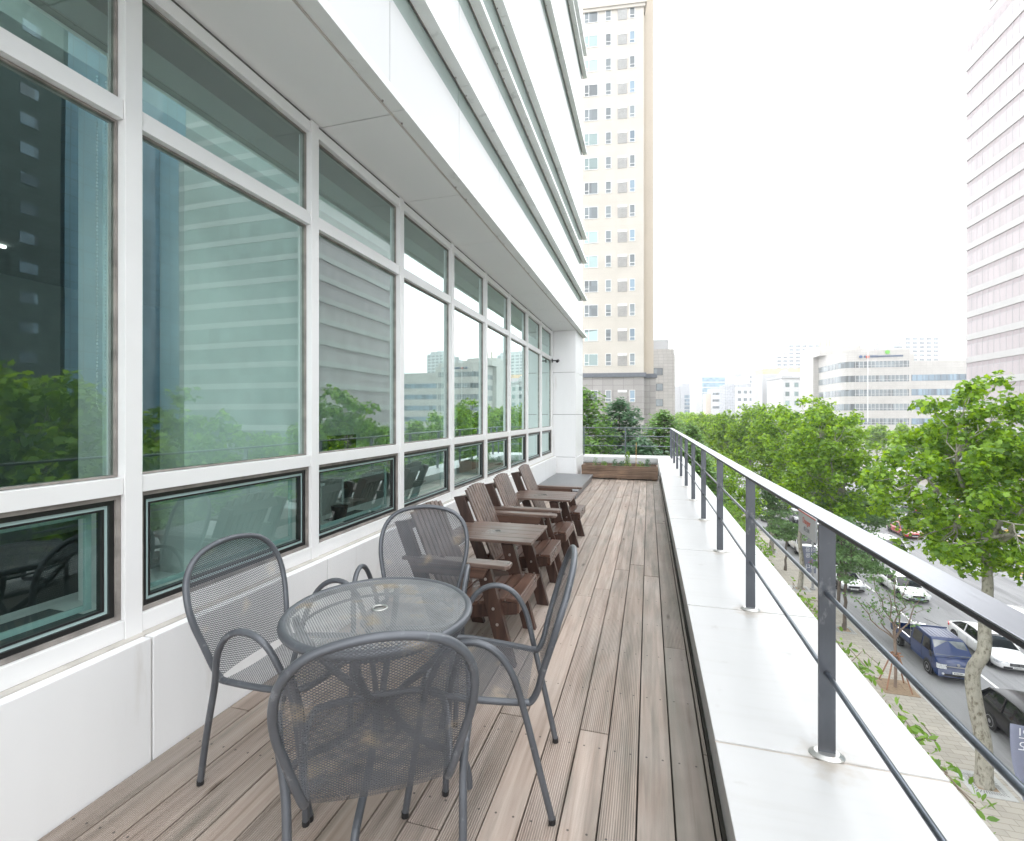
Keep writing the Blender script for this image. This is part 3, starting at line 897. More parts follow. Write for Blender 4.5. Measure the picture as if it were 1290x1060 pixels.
c.tube([(0, 0, ZT - .10), (0, 0, ZT - .005)], .024, 16)
c.build('umbrella_socket', 'flange', tb)
for k in range(4):
    a = R(18 + 90 * k)
    P = [(.325, ZT - .03), (.30, .62), (.20, .50), (.085, .40), (.045, .34), (.07, .28), (.16, .20), (.26, .155), (.322, .12), (.345, .06), (.348, .006)]
    MB().tube([(r_ * math.cos(a), r_ * math.sin(a), z_) for r_, z_ in [(q.x, q.y) for q in smooth_path([(u, v, 0) for u, v in P], 5)]], .014, 10).build('leg', 'tube', tb)
c = MB(); c.tube([(.05 * math.cos(2 * math.pi * k / 20), .05 * math.sin(2 * math.pi * k / 20), .345) for k in range(20)], .010, 8, closed=True)
c.build('leg_ring', 'tube', tb)
c = MB(); c.tube([(.30 * math.cos(2 * math.pi * k / 40), .30 * math.sin(2 * math.pi * k / 40), ZT - .055) for k in range(40)], .006, 6, closed=True)
c.build('support_ring', 'tube', tb)

# ------------------------------------------------------------------ pairs of slatted armchairs joined by a table
def twin_seat(label, y0, label_unused=None):
    t = thing('twin_garden_seat', label, 'garden seat', (0, y0, 0), 0, 'brown wooden twin seats along the wall')
    # y runs 0..1.50: side frame, seat, table, seat, side frame
    seats = [(.05, .50), (.98, 1.43)]
    planes = [(.0, .04), (.51, .55), (.94, .98), (1.44, 1.48)]
    for i, (a, b) in enumerate(planes):
        top = .572 if i in (0, 3) else .572
        # front leg, raked forward
        f = MB(); f.prism([(-.992, top), (-.902, top), (-.742, 0), (-.832, 0)], 'y', a, b)
        fl = f.build('front_leg', 'brown_wood_dark', t, bevel=.003)
        h = MB()
        for z in (.50, .33, .24):
            xx = -.947 + (.572 - z) * .28
            h.disc((xx, a - .003, z), .009, 10, 'y', h=.003)
        h.build('bolt', 'bolt', fl)
        # back post that carries the backrest and stands on the deck
        f = MB(); f.prism([(-1.53, .80), (-1.445, .815), (-1.115, .0), (-1.205, .0)], 'y', a + .001, b - .001) if i in (0, 1, 2, 3) else None
        f.build('back_post', 'brown_wood_dark', t, bevel=.003)
        # seat rail
        s0, s1 = (b, b + .03) if i in (0, 2) else (a - .03, a)
        f = MB(); f.prism([(-.742, .365), (-.742, .295), (-1.27, .20), (-1.32, .265), (-1.02, .335)], 'y', s0 + .001, s1 - .001)
        f.build('seat_rail', 'brown_wood_dark', t, bevel=.003)
    for (a, b) in seats:
        f = MB()
        k = 6
        for j in range(k):
            x1 = -.737 - j * .085; x0 = x1 - .077
            z = .384 - j * .0 - max(0, (j - 1)) * .018
            z2 = .384 - max(0, j) * .018
            f.add([(x0, a - .01, z2 - .020), (x1, a - .01, z - .020), (x1, b + .01, z - .020), (x0, b + .01, z2 - .020), (x0, a - .01, z2), (x1, a - .01, z), (x1, b + .01, z), (x0, b + .01, z2)],
                  [(0, 3, 2, 1), (4, 5, 6, 7), (0, 1, 5, 4), (1, 2, 6, 5), (2, 3, 7, 6), (3, 0, 4, 7)])
        f.build('seat', 'brown_wood_y', t, bevel=.003)
        MB().box(-.757, -.733, a - .008, b + .008, .300, .3625).build('seat_apron', 'brown_wood_y', t, bevel=.002)
        f = MB(); m = 8
        wd = (b - a) / m
        for j in range(m):
            ya = a + j * wd
            arc = 1 - ((j + .5) / m * 2 - 1) ** 2
            zt = .845 + .028 * arc
            yb0, yb1 = ya + .0065, ya + wd - .0065
            xt = -1.30 - (zt - .49) * .425; xb = -1.20; zb = .27
            f.add([(xb, yb0, zb), (xb, yb1, zb), (xt, yb1, zt), (xt, yb0, zt), (xb + .017, yb0, zb + .005), (xb + .017, yb1, zb + .005), (xt + .017, yb1, zt + .004), (xt + .017, yb0, zt + .004)],
                  [(0, 3, 2, 1), (4, 5, 6, 7), (0, 1, 5, 4), (1, 2, 6, 5), (2, 3, 7, 6), (3, 0, 4, 7)][::1])
        f.build('backrest', 'brown_wood_z', t, bevel=.003)
        f = MB(); f.beam((-1.46, a, .775), (-1.46, b, .775), .02, .07, up=(.4, 0, 1)); f.beam((-1.255, a, .31), (-1.255, b, .31), .02, .07, up=(.4, 0, 1)); f.build('back_brace', 'brown_wood_y', t)
    for (a, b) in ((-.035, .075), (1.405, 1.515)):
        f = MB(); f.prism([(-1.47, a + .02), (-.80, a), (-.776, a + .02), (-.776, b - .02), (-.80, b), (-1.47, b - .02)], 'z', .573, .597)
        f.build('armrest', 'brown_wood_top', t, bevel=.005)
        f = MB(); yy = (a + b) / 2; f.box(-1.40, -.86, yy - .012, yy + .012, .505, .5725) if False else f.prism([(-1.42, .5725), (-.90, .5725), (-.93, .51), (-1.38, .51)], 'y', yy - .052, yy - .032)
        f.build('arm_rail', 'brown_wood_x', t, bevel=.002)
    f = MB(); k = 5; a, b = .48, 1.01
    for j in range(k):
        ya = a + (b - a) / k * j
        f.box(-1.42, -.765, ya + .0015, ya + (b - a) / k - .0015, .583, .603)
    f.build('tabletop', 'brown_wood_top', t, bevel=.002)
    f = MB(); f.box(-1.36, -1.32, .53, .96, .53, .5825); f.box(-.96, -.90, .56, .93, .545, .5825); f.build('table_batten', 'brown_wood_y', t)
    f = MB(); f.disc((-1.09, .745, .6032), .019, 20, 'z', h=.0015); f.build('umbrella_hole', 'black_plastic', t)
    f = MB(); f.box(-1.30, -.80, .60, .89, .235, .255); f.disc((-.98, .745, .2552), .022, 18, 'z', h=.001); f.build('lower_shelf', 'brown_wood_x', t)
    return t
s1 = twin_seat('brown slatted wooden twin seat with table nearest the mesh chairs', 2.66)
s2 = copy_tree(s1, label='brown slatted wooden twin seat with table next to the low grey platform')
s2.location = (0, 4.33, 0)

lp = thing('metal_platform', 'low flat dark grey metal platform against the wall before the pillar', 'platform', (-2.02, 8.3, 0))
MB().box(0, .83, 0, 2.4, .10, .145).build('top', 'slab_metal', lp, bevel=.004)
MB().box(.02, .80, .02, 2.38, .001, .0995).build('base', 'slab_metal', lp, bevel=.002)

pl = thing('planter_box', 'long weathered timber planter box across the far end of the deck', 'planter', (-1.50, 11.06, 0))
f = MB()
for z0, z1 in ((.028, .115), (.119, .205), (.209, .310)): f.box(0, 1.70, 0, .028, z0, z1)
f.build('front_board', 'planter_wood', pl, bevel=.003)
f = MB()
for z0, z1 in ((.028, .115), (.119, .205), (.209, .310)):
    f.box(0, 1.70, .52, .548, z0, z1); f.box(.001, .028, .029, .519, z0, z1); f.box(1.672, 1.699, .029, .519, z0, z1)
f.build('side_board', 'planter_wood', pl, bevel=.003)
f = MB(); 
for x in (.05, .80, 1.58): f.box(x, x + .09, .02, .53, .001, .0275)
f.build('foot', 'planter_wood', pl)
MB().box(.03, 1.67, .03, .515, .03, .268).build('soil', 'soil', pl)
pst = MB(); pst.tube([(1.22, .2, .25), (1.225, .2, .84)], .008, 8)
tag(pst.build('bamboo_cane', mat('cane', (.42, .27, .10), .6, var=.2), None, loc=(-1.50, 11.06, 0)), 'yellowish bamboo cane standing in the planter box', 'plant stake')

# ------------------------------------------------------------------ leaves
def leaf_outline(kind):
    if kind == 'plane':
        pts = [(0, -.42), (.14, -.30), (.42, -.34), (.34, -.08), (.50, .16), (.22, .16), (0, .56), (-.22, .16), (-.50, .16), (-.34, -.08), (-.42, -.34), (-.14, -.30)]
    elif kind == 'oval':
        pts = [(0, -.5), (.2, -.22), (.2, .12), (0, .5), (-.2, .12), (-.2, -.22)]
    elif kind == 'spray':
        pts = [(0, -.5), (.16, -.3), (.42, -.28), (.2, -.05), (.38, .1), (.12, .18), (0, .5), (-.12, .2), (-.36, .12), (-.2, -.05), (-.4, -.25), (-.16, -.32)]
    else:
        pts = [(-.4, -.25), (.1, -.5), (.45, .1), (-.05, .5)]
    return np.array([(x, y, 0.0) for x, y in pts])

def leaves_mesh(name, P, size, kind, up=.75, droop=.25, out=None):
    """one mesh of many small leaf faces. P: (n,3) points, size scalar or array"""
    n = len(P)
    ol = leaf_outline(kind); k = len(ol)
    ol = ol.copy(); ol[:, 2] = -droop * (ol[:, 0] ** 2) * 1.6 - .15 * ol[:, 1] ** 2
    nrm = NR.normal(size=(n, 3)) * (1 - up) * 1.3 + np.array([0, 0, up])
    if out is not None: nrm += out * .45
    nrm /= np.linalg.norm(nrm, axis=1)[:, None]
    t = NR.normal(size=(n, 3)); t -= (t * nrm).sum(1)[:, None] * nrm; t /= np.linalg.norm(t, axis=1)[:, None]
    bt = np.cross(nrm, t)
    sz = size * NR.uniform(.65, 1.25, n)
    V = P[:, None, :] + sz[:, None, None] * (ol[None, :, 0, None] * t[:, None, :] + ol[None, :, 1, None] * bt[:, None, :] + ol[None, :, 2, None] * nrm[:, None, :])
    me = bpy.data.meshes.new(name)
    me.vertices.add(n * k); me.vertices.foreach_set('co', V.reshape(-1).astype(np.float32))
    me.loops.add(n * k); me.loops.foreach_set('vertex_index', np.arange(n * k, dtype=np.int32))
    me.polygons.add(n); me.polygons.foreach_set('loop_start', np.arange(0, n * k, k, dtype=np.int32))
    at = me.attributes.new('rnd', 'FLOAT', 'FACE')
    me.update(calc_edges=True)
    at.data.foreach_set('value', NR.random(n).astype(np.float32))
    return me

def leaf_obj(name, me, m, parent):
    me.materials.append(M[m])
    o = bpy.data.objects.new(name, me); COL.objects.link(o); o.parent = parent
    return o

M['leaf_plane'] = leaf_mat('plane_tree_leaves', (0.055, 0.135, 0.014), (0.275, 0.450, 0.050), .48)
M['leaf_fine'] = leaf_mat('fine_street_tree_leaves', (0.085, 0.165, 0.065), (0.190, 0.310, 0.125), .42)
M['leaf_conifer'] = leaf_mat('feathery_conifer_leaves', (0.070, 0.155, 0.040), (0.190, 0.340, 0.085), .40)
M['leaf_blue'] = leaf_mat('bluish_conifer_leaves', (0.050, 0.115, 0.060), (0.125, 0.230, 0.120), .35)
M['leaf_vine'] = leaf_mat('vine_leaves', (0.08, 0.17, 0.03), (0.20, 0.34, 0.07), .45)
M['leaf_red'] = leaf_mat('red_seed_clusters', (0.45, 0.06, 0.04), (0.55, 0.14, 0.10), .3)
M['bark_plane'] = mat('mottled_plane_bark', (0.30, 0.285, 0.235), .85, var=.15, scale=6, bump=.5, bscale=18, stain=(0.115, 0.10, 0.07), stain_scale=9.5, stain_pos=.50, stretch=(1, 1, .5))
M['bark_dark'] = mat('dark_bark', (0.115, 0.095, 0.078), .9, var=.3, scale=9, bump=.6, bscale=30, stretch=(1, 1, .3))
M['bark_brown'] = mat('brown_bark', (0.22, 0.165, 0.13), .9, var=.25, scale=9, bump=.6, bscale=30, stretch=(1, 1, .3))

def clump_points(tips, per, spread, flat=.7):
    n = len(tips)
    P = np.repeat(tips, per, axis=0)
    d = NR.normal(size=P.shape)
    d /= np.maximum(.4, np.linalg.norm(d, axis=1))[:, None]
    P = P + d * spread * NR.random((len(P), 1)) ** .5 * np.array([1, 1, flat])
    return P, d

def limb(mb, p, q, r0, r1, wob=.12, n=6):
    p, q = Vector(p), Vector(q); pts = []
    L = (q - p).length
    for i in range(n + 1):
        t = i / n
        e = math.sin(math.pi * t)
        pts.append(p.lerp(q, t) + Vector((random.uniform(-1, 1), random.uniform(-1, 1), random.uniform(-.5, .8))) * wob * L * e * .5)
    mb.tube(pts, r0, 7, rs=[r0 + (r1 - r0) * i / n for i in range(n + 1)])
    return pts

def plane_tree(label, x, y, top, rad, n_clumps, per, size, crown_lo=-5.5, trunk=None, r0=.20, kind='plane', lean=(0, 0), seed=1, group='plane trees along the near kerb', leaf='leaf_plane', bark='bark_plane', spread=.75, squash=1.0, flat=.75, lop=None, name='plane_tree', zg=None):
    """broad street tree: trunk, forked limbs, crown of leaf clumps hung on the limb ends"""
    global NR
    random.seed(seed); NR = np.random.default_rng(seed)
    zg = G if zg is None else zg
    H = top - zg
    t = thing(name, label, 'tree', (x, y, zg), 0, group)
    lo = crown_lo - zg
    c = np.array([lean[0], lean[1], (H + lo) / 2])
    rv = (H - lo) / 2
    # clump centres inside an uneven ellipsoid, denser towards the shell
    pts = []
    bumps = NR.normal(size=(9, 3)); bumps /= np.linalg.norm(bumps, axis=1)[:, None]
    while len(pts) < n_clumps:
        d_ = NR.normal(size=3); d_ /= np.linalg.norm(d_)
        rr = NR.random() ** .42
        k = .80 + .30 * max(0, float((bumps @ d_).max()) - .55) / .45 - .12 * (NR.random())
        p = d_ * rr * k
        if p[2] < -.75 and NR.random() < .6: continue
        if lop and p @ np.array(lop[:3]) > lop[3]: continue
        pts.append(p * np.array([rad, rad * squash, rv]) + c)
    pts = np.array(pts)
    # wood
    w = MB()
    if trunk is None:
        fork = (lean[0] * .35, lean[1] * .35, lo + (H - lo) * .22)
        path = limb(w, (0, 0, -.05), fork, r0, r0 * .62, .035, 8)
    else:
        path = smooth_path(trunk, 4)
        w.tube(path, r0, 9, rs=[r0 * (1 - .42 * i / (len(path) - 1)) for i in range(len(path))])
        fork = tuple(path[-1])
    # root flare
    w.tube([(0, 0, -.05), (0, 0, .12), (0, 0, .5)], r0, 9, rs=[r0 * 1.45, r0 * 1.18, r0 * 1.0])
    w.build('trunk', bark, t)
    b = MB()
    fk = np.array(fork)
    mains = []
    for i in range(7):
        a = 2 * math.pi * i / 7 + random.uniform(-.3, .3)
        el = random.uniform(.35, 1.25)
        L_ = rad * .62
        q = fk + np.array([math.cos(a) * L_ * math.cos(el) * 1.1, math.sin(a) * L_ * math.cos(el) * 1.1, (H - fk[2]) * .62 * math.sin(el)])
        ps = limb(b, fork, tuple(q), r0 * .40, r0 * .16, .18, 6)
        mains += [np.array(p) for p in ps[2:]]
    mains = np.array(mains)
    for p in pts[::max(1, len(pts) // 90)]:
        j = int(np.argmin(((mains - p) ** 2).sum(1)))
        limb(b, tuple(mains[j]), tuple(p), r0 * .11, .008, .16, 4)
    b.build('branch', bark, t)
    P, d_ = clump_points(pts, per, spread, flat)
    me = leaves_mesh('crown', P, size, kind, up=.62, out=d_)
    leaf_obj('crown', me, leaf, t)
    return t
# ------------------------------------------------------------------ street ground
M['asphalt'] = mat('asphalt', (0.27, 0.27, 0.275), .88, var=.10, scale=.35, bump=.3, bscale=50, stain=(0.19, .19, .195), stain_scale=.45, stain_pos=.50, stretch=(2.2, .25, 1))
M['paving'] = tiled('sidewalk_paving', (0.43, 0.395, 0.345), .60, .30, .012, dark=.62, rough=.85, var=.10, flat=True)
M['kerb'] = tiled('granite_kerb', (0.46, 0.455, 0.44), 1.0, 5.0, .02, dark=.7, rough=.8, flat=True)
M['kerb2'] = M['kerb']
M['ground'] = mat('far_ground', (0.30, 0.30, 0.29), .9, var=.15, scale=.02)
M['white_line'] = mat('white_road_paint', (0.72, 0.72, 0.71), .7, var=.12, scale=2)
M['yellow_line'] = mat('yellow_road_paint', (0.62, 0.36, 0.10), .7, var=.15, scale=2)
M['grate'] = mat('tree_grate_stone', (0.44, 0.44, 0.43), .8, var=.08)
M['sand'] = mat('tree_pit_soil', (0.30, 0.22, 0.15), .95, var=.2, scale=8, bump=.4, bscale=40)
structure(MB().box(-900, 1500, -600, 2600, G - .5, G - .02).build('ground', 'ground'))
structure(MB().box(13.2, 52, -80, 900, G - .4, G).build('road', 'asphalt'))
structure(MB().box(2.0, 12.90, -80, 900, G - .4, G + .13).build('pavement', 'paving'))
structure(MB().box(52.3, 58, -80, 900, G - .4, G + .13).build('pavement', 'paving'))
k = MB(); k.box(12.905, 13.20, -80, 900, G - .4, G + .14); k.box(52, 52.295, -80, 900, G - .4, G + .14); structure(k.build('kerb', 'kerb', bevel=.02))
k = MB(); k.box(13.2, 13.42, -80, 900, G + .001, G + .004); structure(k.build('gutter_strip', 'grate'))
k = MB()
for x in (17.15, 20.6, 24.1):
    y = -60
    while y < 300:
        k.box(x - .075, x + .075, y, y + (5 if x < 18 else 3.5), G, G + .006); y += 8 if x > 18 else 5.0 + 3
for x in (34.6, 38.1, 45.6, 48.8):
    y = -60
    while y < 300: k.box(x - .075, x + .075, y, y + 4, G, G + .006); y += 8
# turn arrows
def arrow(x, y, s):
    k.add([(x + a * s, y + b * s, G + .006) for a, b in ((-.12, 0), (.12, 0), (.12, -3.2), (-.12, -3.2))], [(0, 1, 2, 3)])
    k.add([(x + a * s, y + b * s, G + .006) for a, b in ((-.55, -3.2), (.55, -3.2), (0, -5.0))], [(0, 2, 1)])
    k.add([(x + a * s, y + b * s, G + .0065) for a, b in ((.12, -.6), (.9, -1.0), (.9, -1.4), (.12, -1.0))], [(0, 1, 2, 3)])
    k.add([(x + a * s, y + b * s, G + .007) for a, b in ((.7, -.5), (1.6, -1.3), (.7, -2.0))], [(0, 2, 1)])
for x, y in ((32.8, 71), (36.3, 66), (39.8, 61), (43.2, 57), (32.8, 110), (36.3, 110)): arrow(x, y, 1.0)
for y in (44.5,): k.box(31.5, 44.5, y, y + .5, G, G + .006)
for i in range(14): k.box(14 + i * 2.7, 15 + i * 2.7, 190, 195, G, G + .006)
structure(k.build('lane_marking', 'white_line'))
k = MB()
for x in (31.1, 31.75, 43.9, 44.5): k.box(x - .07, x + .07, -60, 300, G, G + .006)
y = 40
while y < 180:
    k.add([(31.12, y, G + .004), (31.75, y + 1.0, G + .004), (31.75, y + 1.25, G + .004), (31.12, y + .25, G + .004)], [(0, 1, 2, 3)]); y += 2.6
y = 62
while y < 130:
    k.add([(41.2, y, G + .004), (43.9, y + 3.2, G + .004), (43.9, y + 3.8, G + .004), (41.2, y + .6, G + .004)], [(0, 1, 2, 3)]); y += 3.0
k.box(41.05, 41.18, 62, 130, G, G + .006)
k.box(13.48, 13.54, -60, 33, G, G + .0065)
for y in (36.5, 43.5, 50, 57): k.box(13.215, 13.40, y, y + 4.2, G + .004, G + .008)
structure(k.build('centre_marking', 'yellow_line'))

def pit(label, x, y, sand, sq=1.1):
    t = thing('tree_grate', label, 'tree grate', (x, y, G + .131), 0, 'tree grates along the pavement')
    m = MB(); s = sq / 2; h = .33
    m.box(-s, s, -s, -h, 0, .02); m.box(-s, s, h, s, 0, .02); m.box(-s, -h, -h, h, 0, .02); m.box(h, s, -h, h, 0, .02)
    m.build('surround', 'sand' if sand else 'grate', t)
    if not sand:
        g = MB()
        for i in range(40):
            a = 2 * math.pi * i / 40; c_, s_ = math.cos(a), math.sin(a); f = 1 / max(abs(c_), abs(s_))
            g.beam((c_ * f * .36, s_ * f * .36, .022), (c_ * f * .50, s_ * f * .50, .022), .02, .004)
        g.build('slot', 'dark_gap', t)
    MB().box(-h, h, -h, h, -.02, .003).build('soil', 'sand', t)

# ------------------------------------------------------------------ trees
plane_tree('tall plane tree with mottled trunk at the right, beside the dark car and banner', 12.05, 22.0, 2.95, 3.5, 225, 66, .22, crown_lo=-6.0,
           trunk=[(0, 0, 0), (.02, .05, 1.6), (-.18, .12, 3.0), (-.22, .22, 4.2), (.06, .1, 5.1), (.30, .5, 6.2), (.62, .9, 7.3), (.70, 1.2, 8.6)], r0=.27, lean=(.75, 2.0, 0), seed=3, spread=.56, squash=1.3)
plane_tree('second plane tree along the near kerb, its crown left of the large one', 12.1, 37.6, 3.0, 3.2, 190, 52, .235, crown_lo=-6.8, r0=.20, lean=(.2, .4), seed=5, spread=.62)
plane_tree('plane tree with a brown leaning trunk behind the sign on the rail', 11.6, 42.8, 3.2, 3.2, 200, 52, .24, crown_lo=-6.4, r0=.19, lean=(.5, .6), seed=8, spread=.62)
plane_tree('plane tree with dense rounded crown, third in the row along the near kerb', 11.9, 53.0, 3.2, 2.7, 230, 46, .26, crown_lo=-7.0, r0=.2, lean=(0, 0), seed=12, spread=.7)
plane_tree('plane tree with tall dark crown, fourth in the row along the near kerb', 12.0, 64.5, 3.1, 2.6, 210, 40, .30, crown_lo=-6.5, r0=.2, seed=14, spread=.7)
far1 = None
for i, (x, y, s_, lab) in enumerate([(11.6, 77, 1.0, 'fifth plane tree in the row along the near kerb'), (11.9, 90, .97, 'sixth plane tree in the row along the near kerb'), (12.0, 103, .95, 'seventh plane tree in the row along the near kerb'),
                     (12.0, 116, 1.0, 'eighth plane tree in the row along the near kerb'), (12, 129, .96, 'ninth plane tree in the row along the near kerb'), (12, 142, 1.0, 'tenth plane tree in the row along the near kerb'),
                     (12, 156, 1.0, 'eleventh plane tree in the row along the near kerb'), (12, 171, 1.02, 'twelfth plane tree in the row along the near kerb'), (12, 188, 1.03, 'thirteenth plane tree in the row along the near kerb'),
                     (12, 206, 1.03, 'farthest plane tree of the row along the near kerb')]):
    if far1 is None:
        far1 = plane_tree(lab, x, y, 2.6, 2.8, 170, 26, .42, crown_lo=-7, r0=.2, seed=21, spread=.8)
    else:
        c = copy_tree(far1, label=lab); c.location = (x, y, G); c.scale = (s_, s_, s_); c.rotation_euler.z = i * 1.3
# far side of the boulevard
ff = None
names = ['first', 'second', 'third', 'fourth', 'fifth', 'sixth', 'seventh', 'eighth', 'ninth', 'tenth', 'eleventh', 'twelfth', 'thirteenth', 'fourteenth', 'fifteenth', 'sixteenth', 'seventeenth', 'eighteenth', 'nineteenth', 'twentieth']
fi = 0
for y in list(range(26, 122, 12)) + list(range(122, 260, 14)):
    lab = names[fi] + ' plane tree from the right in the row across the boulevard'
    if ff is None: ff = plane_tree(lab, 53.4, y, .2, 3.4, 170, 24, .46, crown_lo=-8.0, r0=.2, seed=33, spread=.9, group='plane trees across the boulevard')
    else:
        c = copy_tree(ff, label=lab); c.location = (53.4, y, G); s_ = .92 + .12 * ((fi * 37) % 10) / 10; c.scale = (s_, s_, s_); c.rotation_euler.z = fi * 2.1
    fi += 1
plane_tree('plane tree out of frame to the right whose crown is mirrored in the nearest window', 12.2, 9.0, 3.3, 3.6, 200, 40, .30, crown_lo=-6.2, r0=.22, seed=71, spread=.65)
plane_tree('plane tree just out of frame, mirrored in the second window bay', 13.6, 14.2, 2.4, 2.9, 150, 40, .30, crown_lo=-6.2, r0=.22, seed=72, spread=.65)
# layered smaller street trees between
kw = dict(kind='spray', leaf='leaf_fine', bark='bark_dark', group='small layered trees on the near pavement', name='street_tree')
plane_tree('layered small tree with dark trunk just left of the sapling, under the rail', 12.1, 35.4, -4.6, 2.1, 70, 70, .20, crown_lo=-9.6, r0=.12, lean=(.2, -.3), seed=41, spread=.62, flat=.28, squash=1.25, **kw)
plane_tree('wide layered small tree whose flat crown spreads below the plane trees', 13.3, 40.0, -3.4, 3.4, 120, 70, .21, crown_lo=-7.2, r0=.12, lean=(.9, .3), seed=43, spread=.8, flat=.28, **kw)
plane_tree('layered small tree with thick dark trunk left of the sign', 11.9, 53.6, -4.4, 2.3, 80, 50, .24, crown_lo=-9.3, r0=.15, lean=(-.5, -2.4), seed=45, spread=.7, flat=.3, **kw)
plane_tree('low spreading layered tree between the sign and the second post', 11.7, 47.5, -7.6, 1.9, 45, 45, .22, crown_lo=-10.2, r0=.11, lean=(.3, 0), seed=46, spread=.6, flat=.3, **kw)
plane_tree('pale green small tree close behind the far rail posts', 5.2, 36.0, -1.1, 2.6, 110, 52, .22, crown_lo=-10, r0=.14, seed=47, spread=.8, flat=.5, **{**kw, 'leaf': 'leaf_plane'})
plane_tree('pale green small tree farther behind the rail posts', 7.0, 52.0, -1.3, 3.0, 110, 40, .28, crown_lo=-10, r0=.14, seed=48, spread=.9, flat=.5, **{**kw, 'leaf': 'leaf_plane'})
plane_tree('green shrubby tree on the pavement below the fourth rail post', 8.9, 61.0, -8.5, 1.6, 50, 40, .25, crown_lo=-12, r0=.08, seed=49, spread=.6, flat=.6, **{**kw, 'leaf': 'leaf_plane'})
# red seed clusters on the wide layered tree
random.seed(5); NR = np.random.default_rng(5)
# sapling with its wooden props
sp_ = thing('sapling', 'thin young tree with sparse leaves held by brown wooden props, beside the blue truck', 'tree', (12.06, 28.66, G + .13))
w = MB(); w.tube(smooth_path([(0, 0, 0), (.02, .02, 1.2), (.0, .05, 2.4)], 4), .07, 8); fork = (.0, .05, 2.4)
random.seed(50)
tips = []
for q in [(-1.3, -.1, 4.2), (-.75, .5, 5.5), (-.5, -.3, 5.0), (.1, .2, 5.6), (.7, .3, 5.4), (.9, -.4, 4.9), (-1.9, .3, 4.4)]:
    ps = limb(w, fork, q, .045, .012, .15, 7)
    tips += ps[3:]
    for p in ps[3:6]:
        e = (p.x + random.uniform(-.7, .7), p.y + random.uniform(-.6, .6), p.z + random.uniform(.2, .8)); limb(w, p, e, .014, .005, .1, 3); tips.append(Vector(e))
w.build('trunk', 'bark_brown', sp_)
P, d_ = clump_points(np.array([tuple(p) for p in tips]), 9, .45, .5)
leaf_obj('crown', leaves_mesh('crown', P, .15, 'spray', up=.6), 'leaf_fine', sp_)
M['prop_wood'] = mat('prop_timber', (0.30, 0.16, 0.10), .8, var=.2, scale=9)
tp = thing('tree_prop', 'four legged brown timber prop around the sapling', 'tree support', (12.06, 28.66, G + .14))
for a in (40, 130, 220, 310):
    MB().beam((.75 * math.cos(R(a)), .75 * math.sin(R(a)), 0), (.12 * math.cos(R(a)), .12 * math.sin(R(a)), 1.75), .05, .05).build('leg', 'prop_wood', tp)
w = MB(); w.beam((-.3, -.09, 1.62), (.3, -.09, 1.62), .05, .05); w.beam((-.3, .14, 1.67), (.3, .14, 1.67), .05, .05); w.build('cross_bar', 'prop_wood', tp)
pit('square slotted stone grate around the tall plane tree trunk', 12.05, 22.0, False, 1.35)
pit('square pit of bare sandy soil around the sapling', 12.06, 28.66, True, 1.5)
pit('pale square surround at the foot of the layered tree', 12.1, 35.4, False)
pit('pale square surround at the foot of the plane tree behind the sign', 11.6, 42.8, False, 1.3)
pit('farthest pale square surround, by the thick dark trunk', 11.9, 53.6, False)

# conifers behind the end railing
ck = dict(group='feathery conifers behind the far end of the terrace', name='conifer', bark='bark_dark', kind='spray', flat=.22)
def conifer(label, x, y, top, rad, seed, leaf, lo=-7.5, ntier=16, per=46, size=.24):
    global NR
    random.seed(seed); NR = np.random.default_rng(seed)
    t = thing('conifer', label, 'tree', (x, y, G), 0, ck['group'])
    H = top - G
    w = MB(); w.tube([(0, 0, 0), (0, 0, H * .5), (0, 0, H * .97)], .16, 8, rs=[.2, .12, .02]); w.build('trunk', 'bark_dark', t)
    b = MB(); pts = []
    z0 = lo - G
    for i in range(ntier * 2):
        f = i / (ntier * 2 - 1)
        z = z0 + (H - z0) * f
        r_ = rad * (1 - f) ** .48 * random.uniform(.8, 1.12) + .12
        m_ = max(4, int(12 * (1 - f) + 4))
        a0 = random.random() * 6.28
        for j in range(m_):
            a = a0 + 2 * math.pi * j / m_ + random.uniform(-.3, .3)
            rr = r_ * random.uniform(.75, 1.1)
            q = (rr * math.cos(a), rr * math.sin(a), z + rr * .12 - .1)
            limb(b, (0, 0, z), q, .03, .008, .06, 4)
            for u in (.25, .42, .58, .72, .86, 1.0):
                if rr * u > .1: pts.append((q[0] * u, q[1] * u, z + (q[2] - z) * u + .02))
    b.build('branch', 'bark_dark', t)
    P, d_ = clump_points(np.array(pts), 11, .48, .55)
    leaf_obj('crown', leaves_mesh('crown', P, size, 'spray', up=.8, out=d_ * .4), leaf, t)
conifer('bright green feathery conifer left of the end railing, next to the pillar', -3.7, 27.5, 3.0, 3.6, 61, 'leaf_conifer')
conifer('darker green pointed conifer in the middle behind the end railing', -1.75, 30.0, 2.4, 3.2, 62, 'leaf_blue')
conifer('bright green conifer right of centre behind the end railing', 1.0, 33.5, 1.7, 3.2, 63, 'leaf_conifer')
conifer('low bluish conifer filling the gap behind the middle end post', -.4, 25.5, .2, 2.6, 64, 'leaf_blue')
conifer('low bright conifer behind the left half of the end railing', -3.3, 23.0, .5, 2.6, 65, 'leaf_conifer')
conifer('lower conifer behind the right corner of the end railing', 2.3, 28.5, -.2, 2.8, 66, 'leaf_conifer')
conifer('distant rounded conifer beyond the corner of the railing', 3.6, 46, .6, 2.6, 67, 'leaf_conifer')

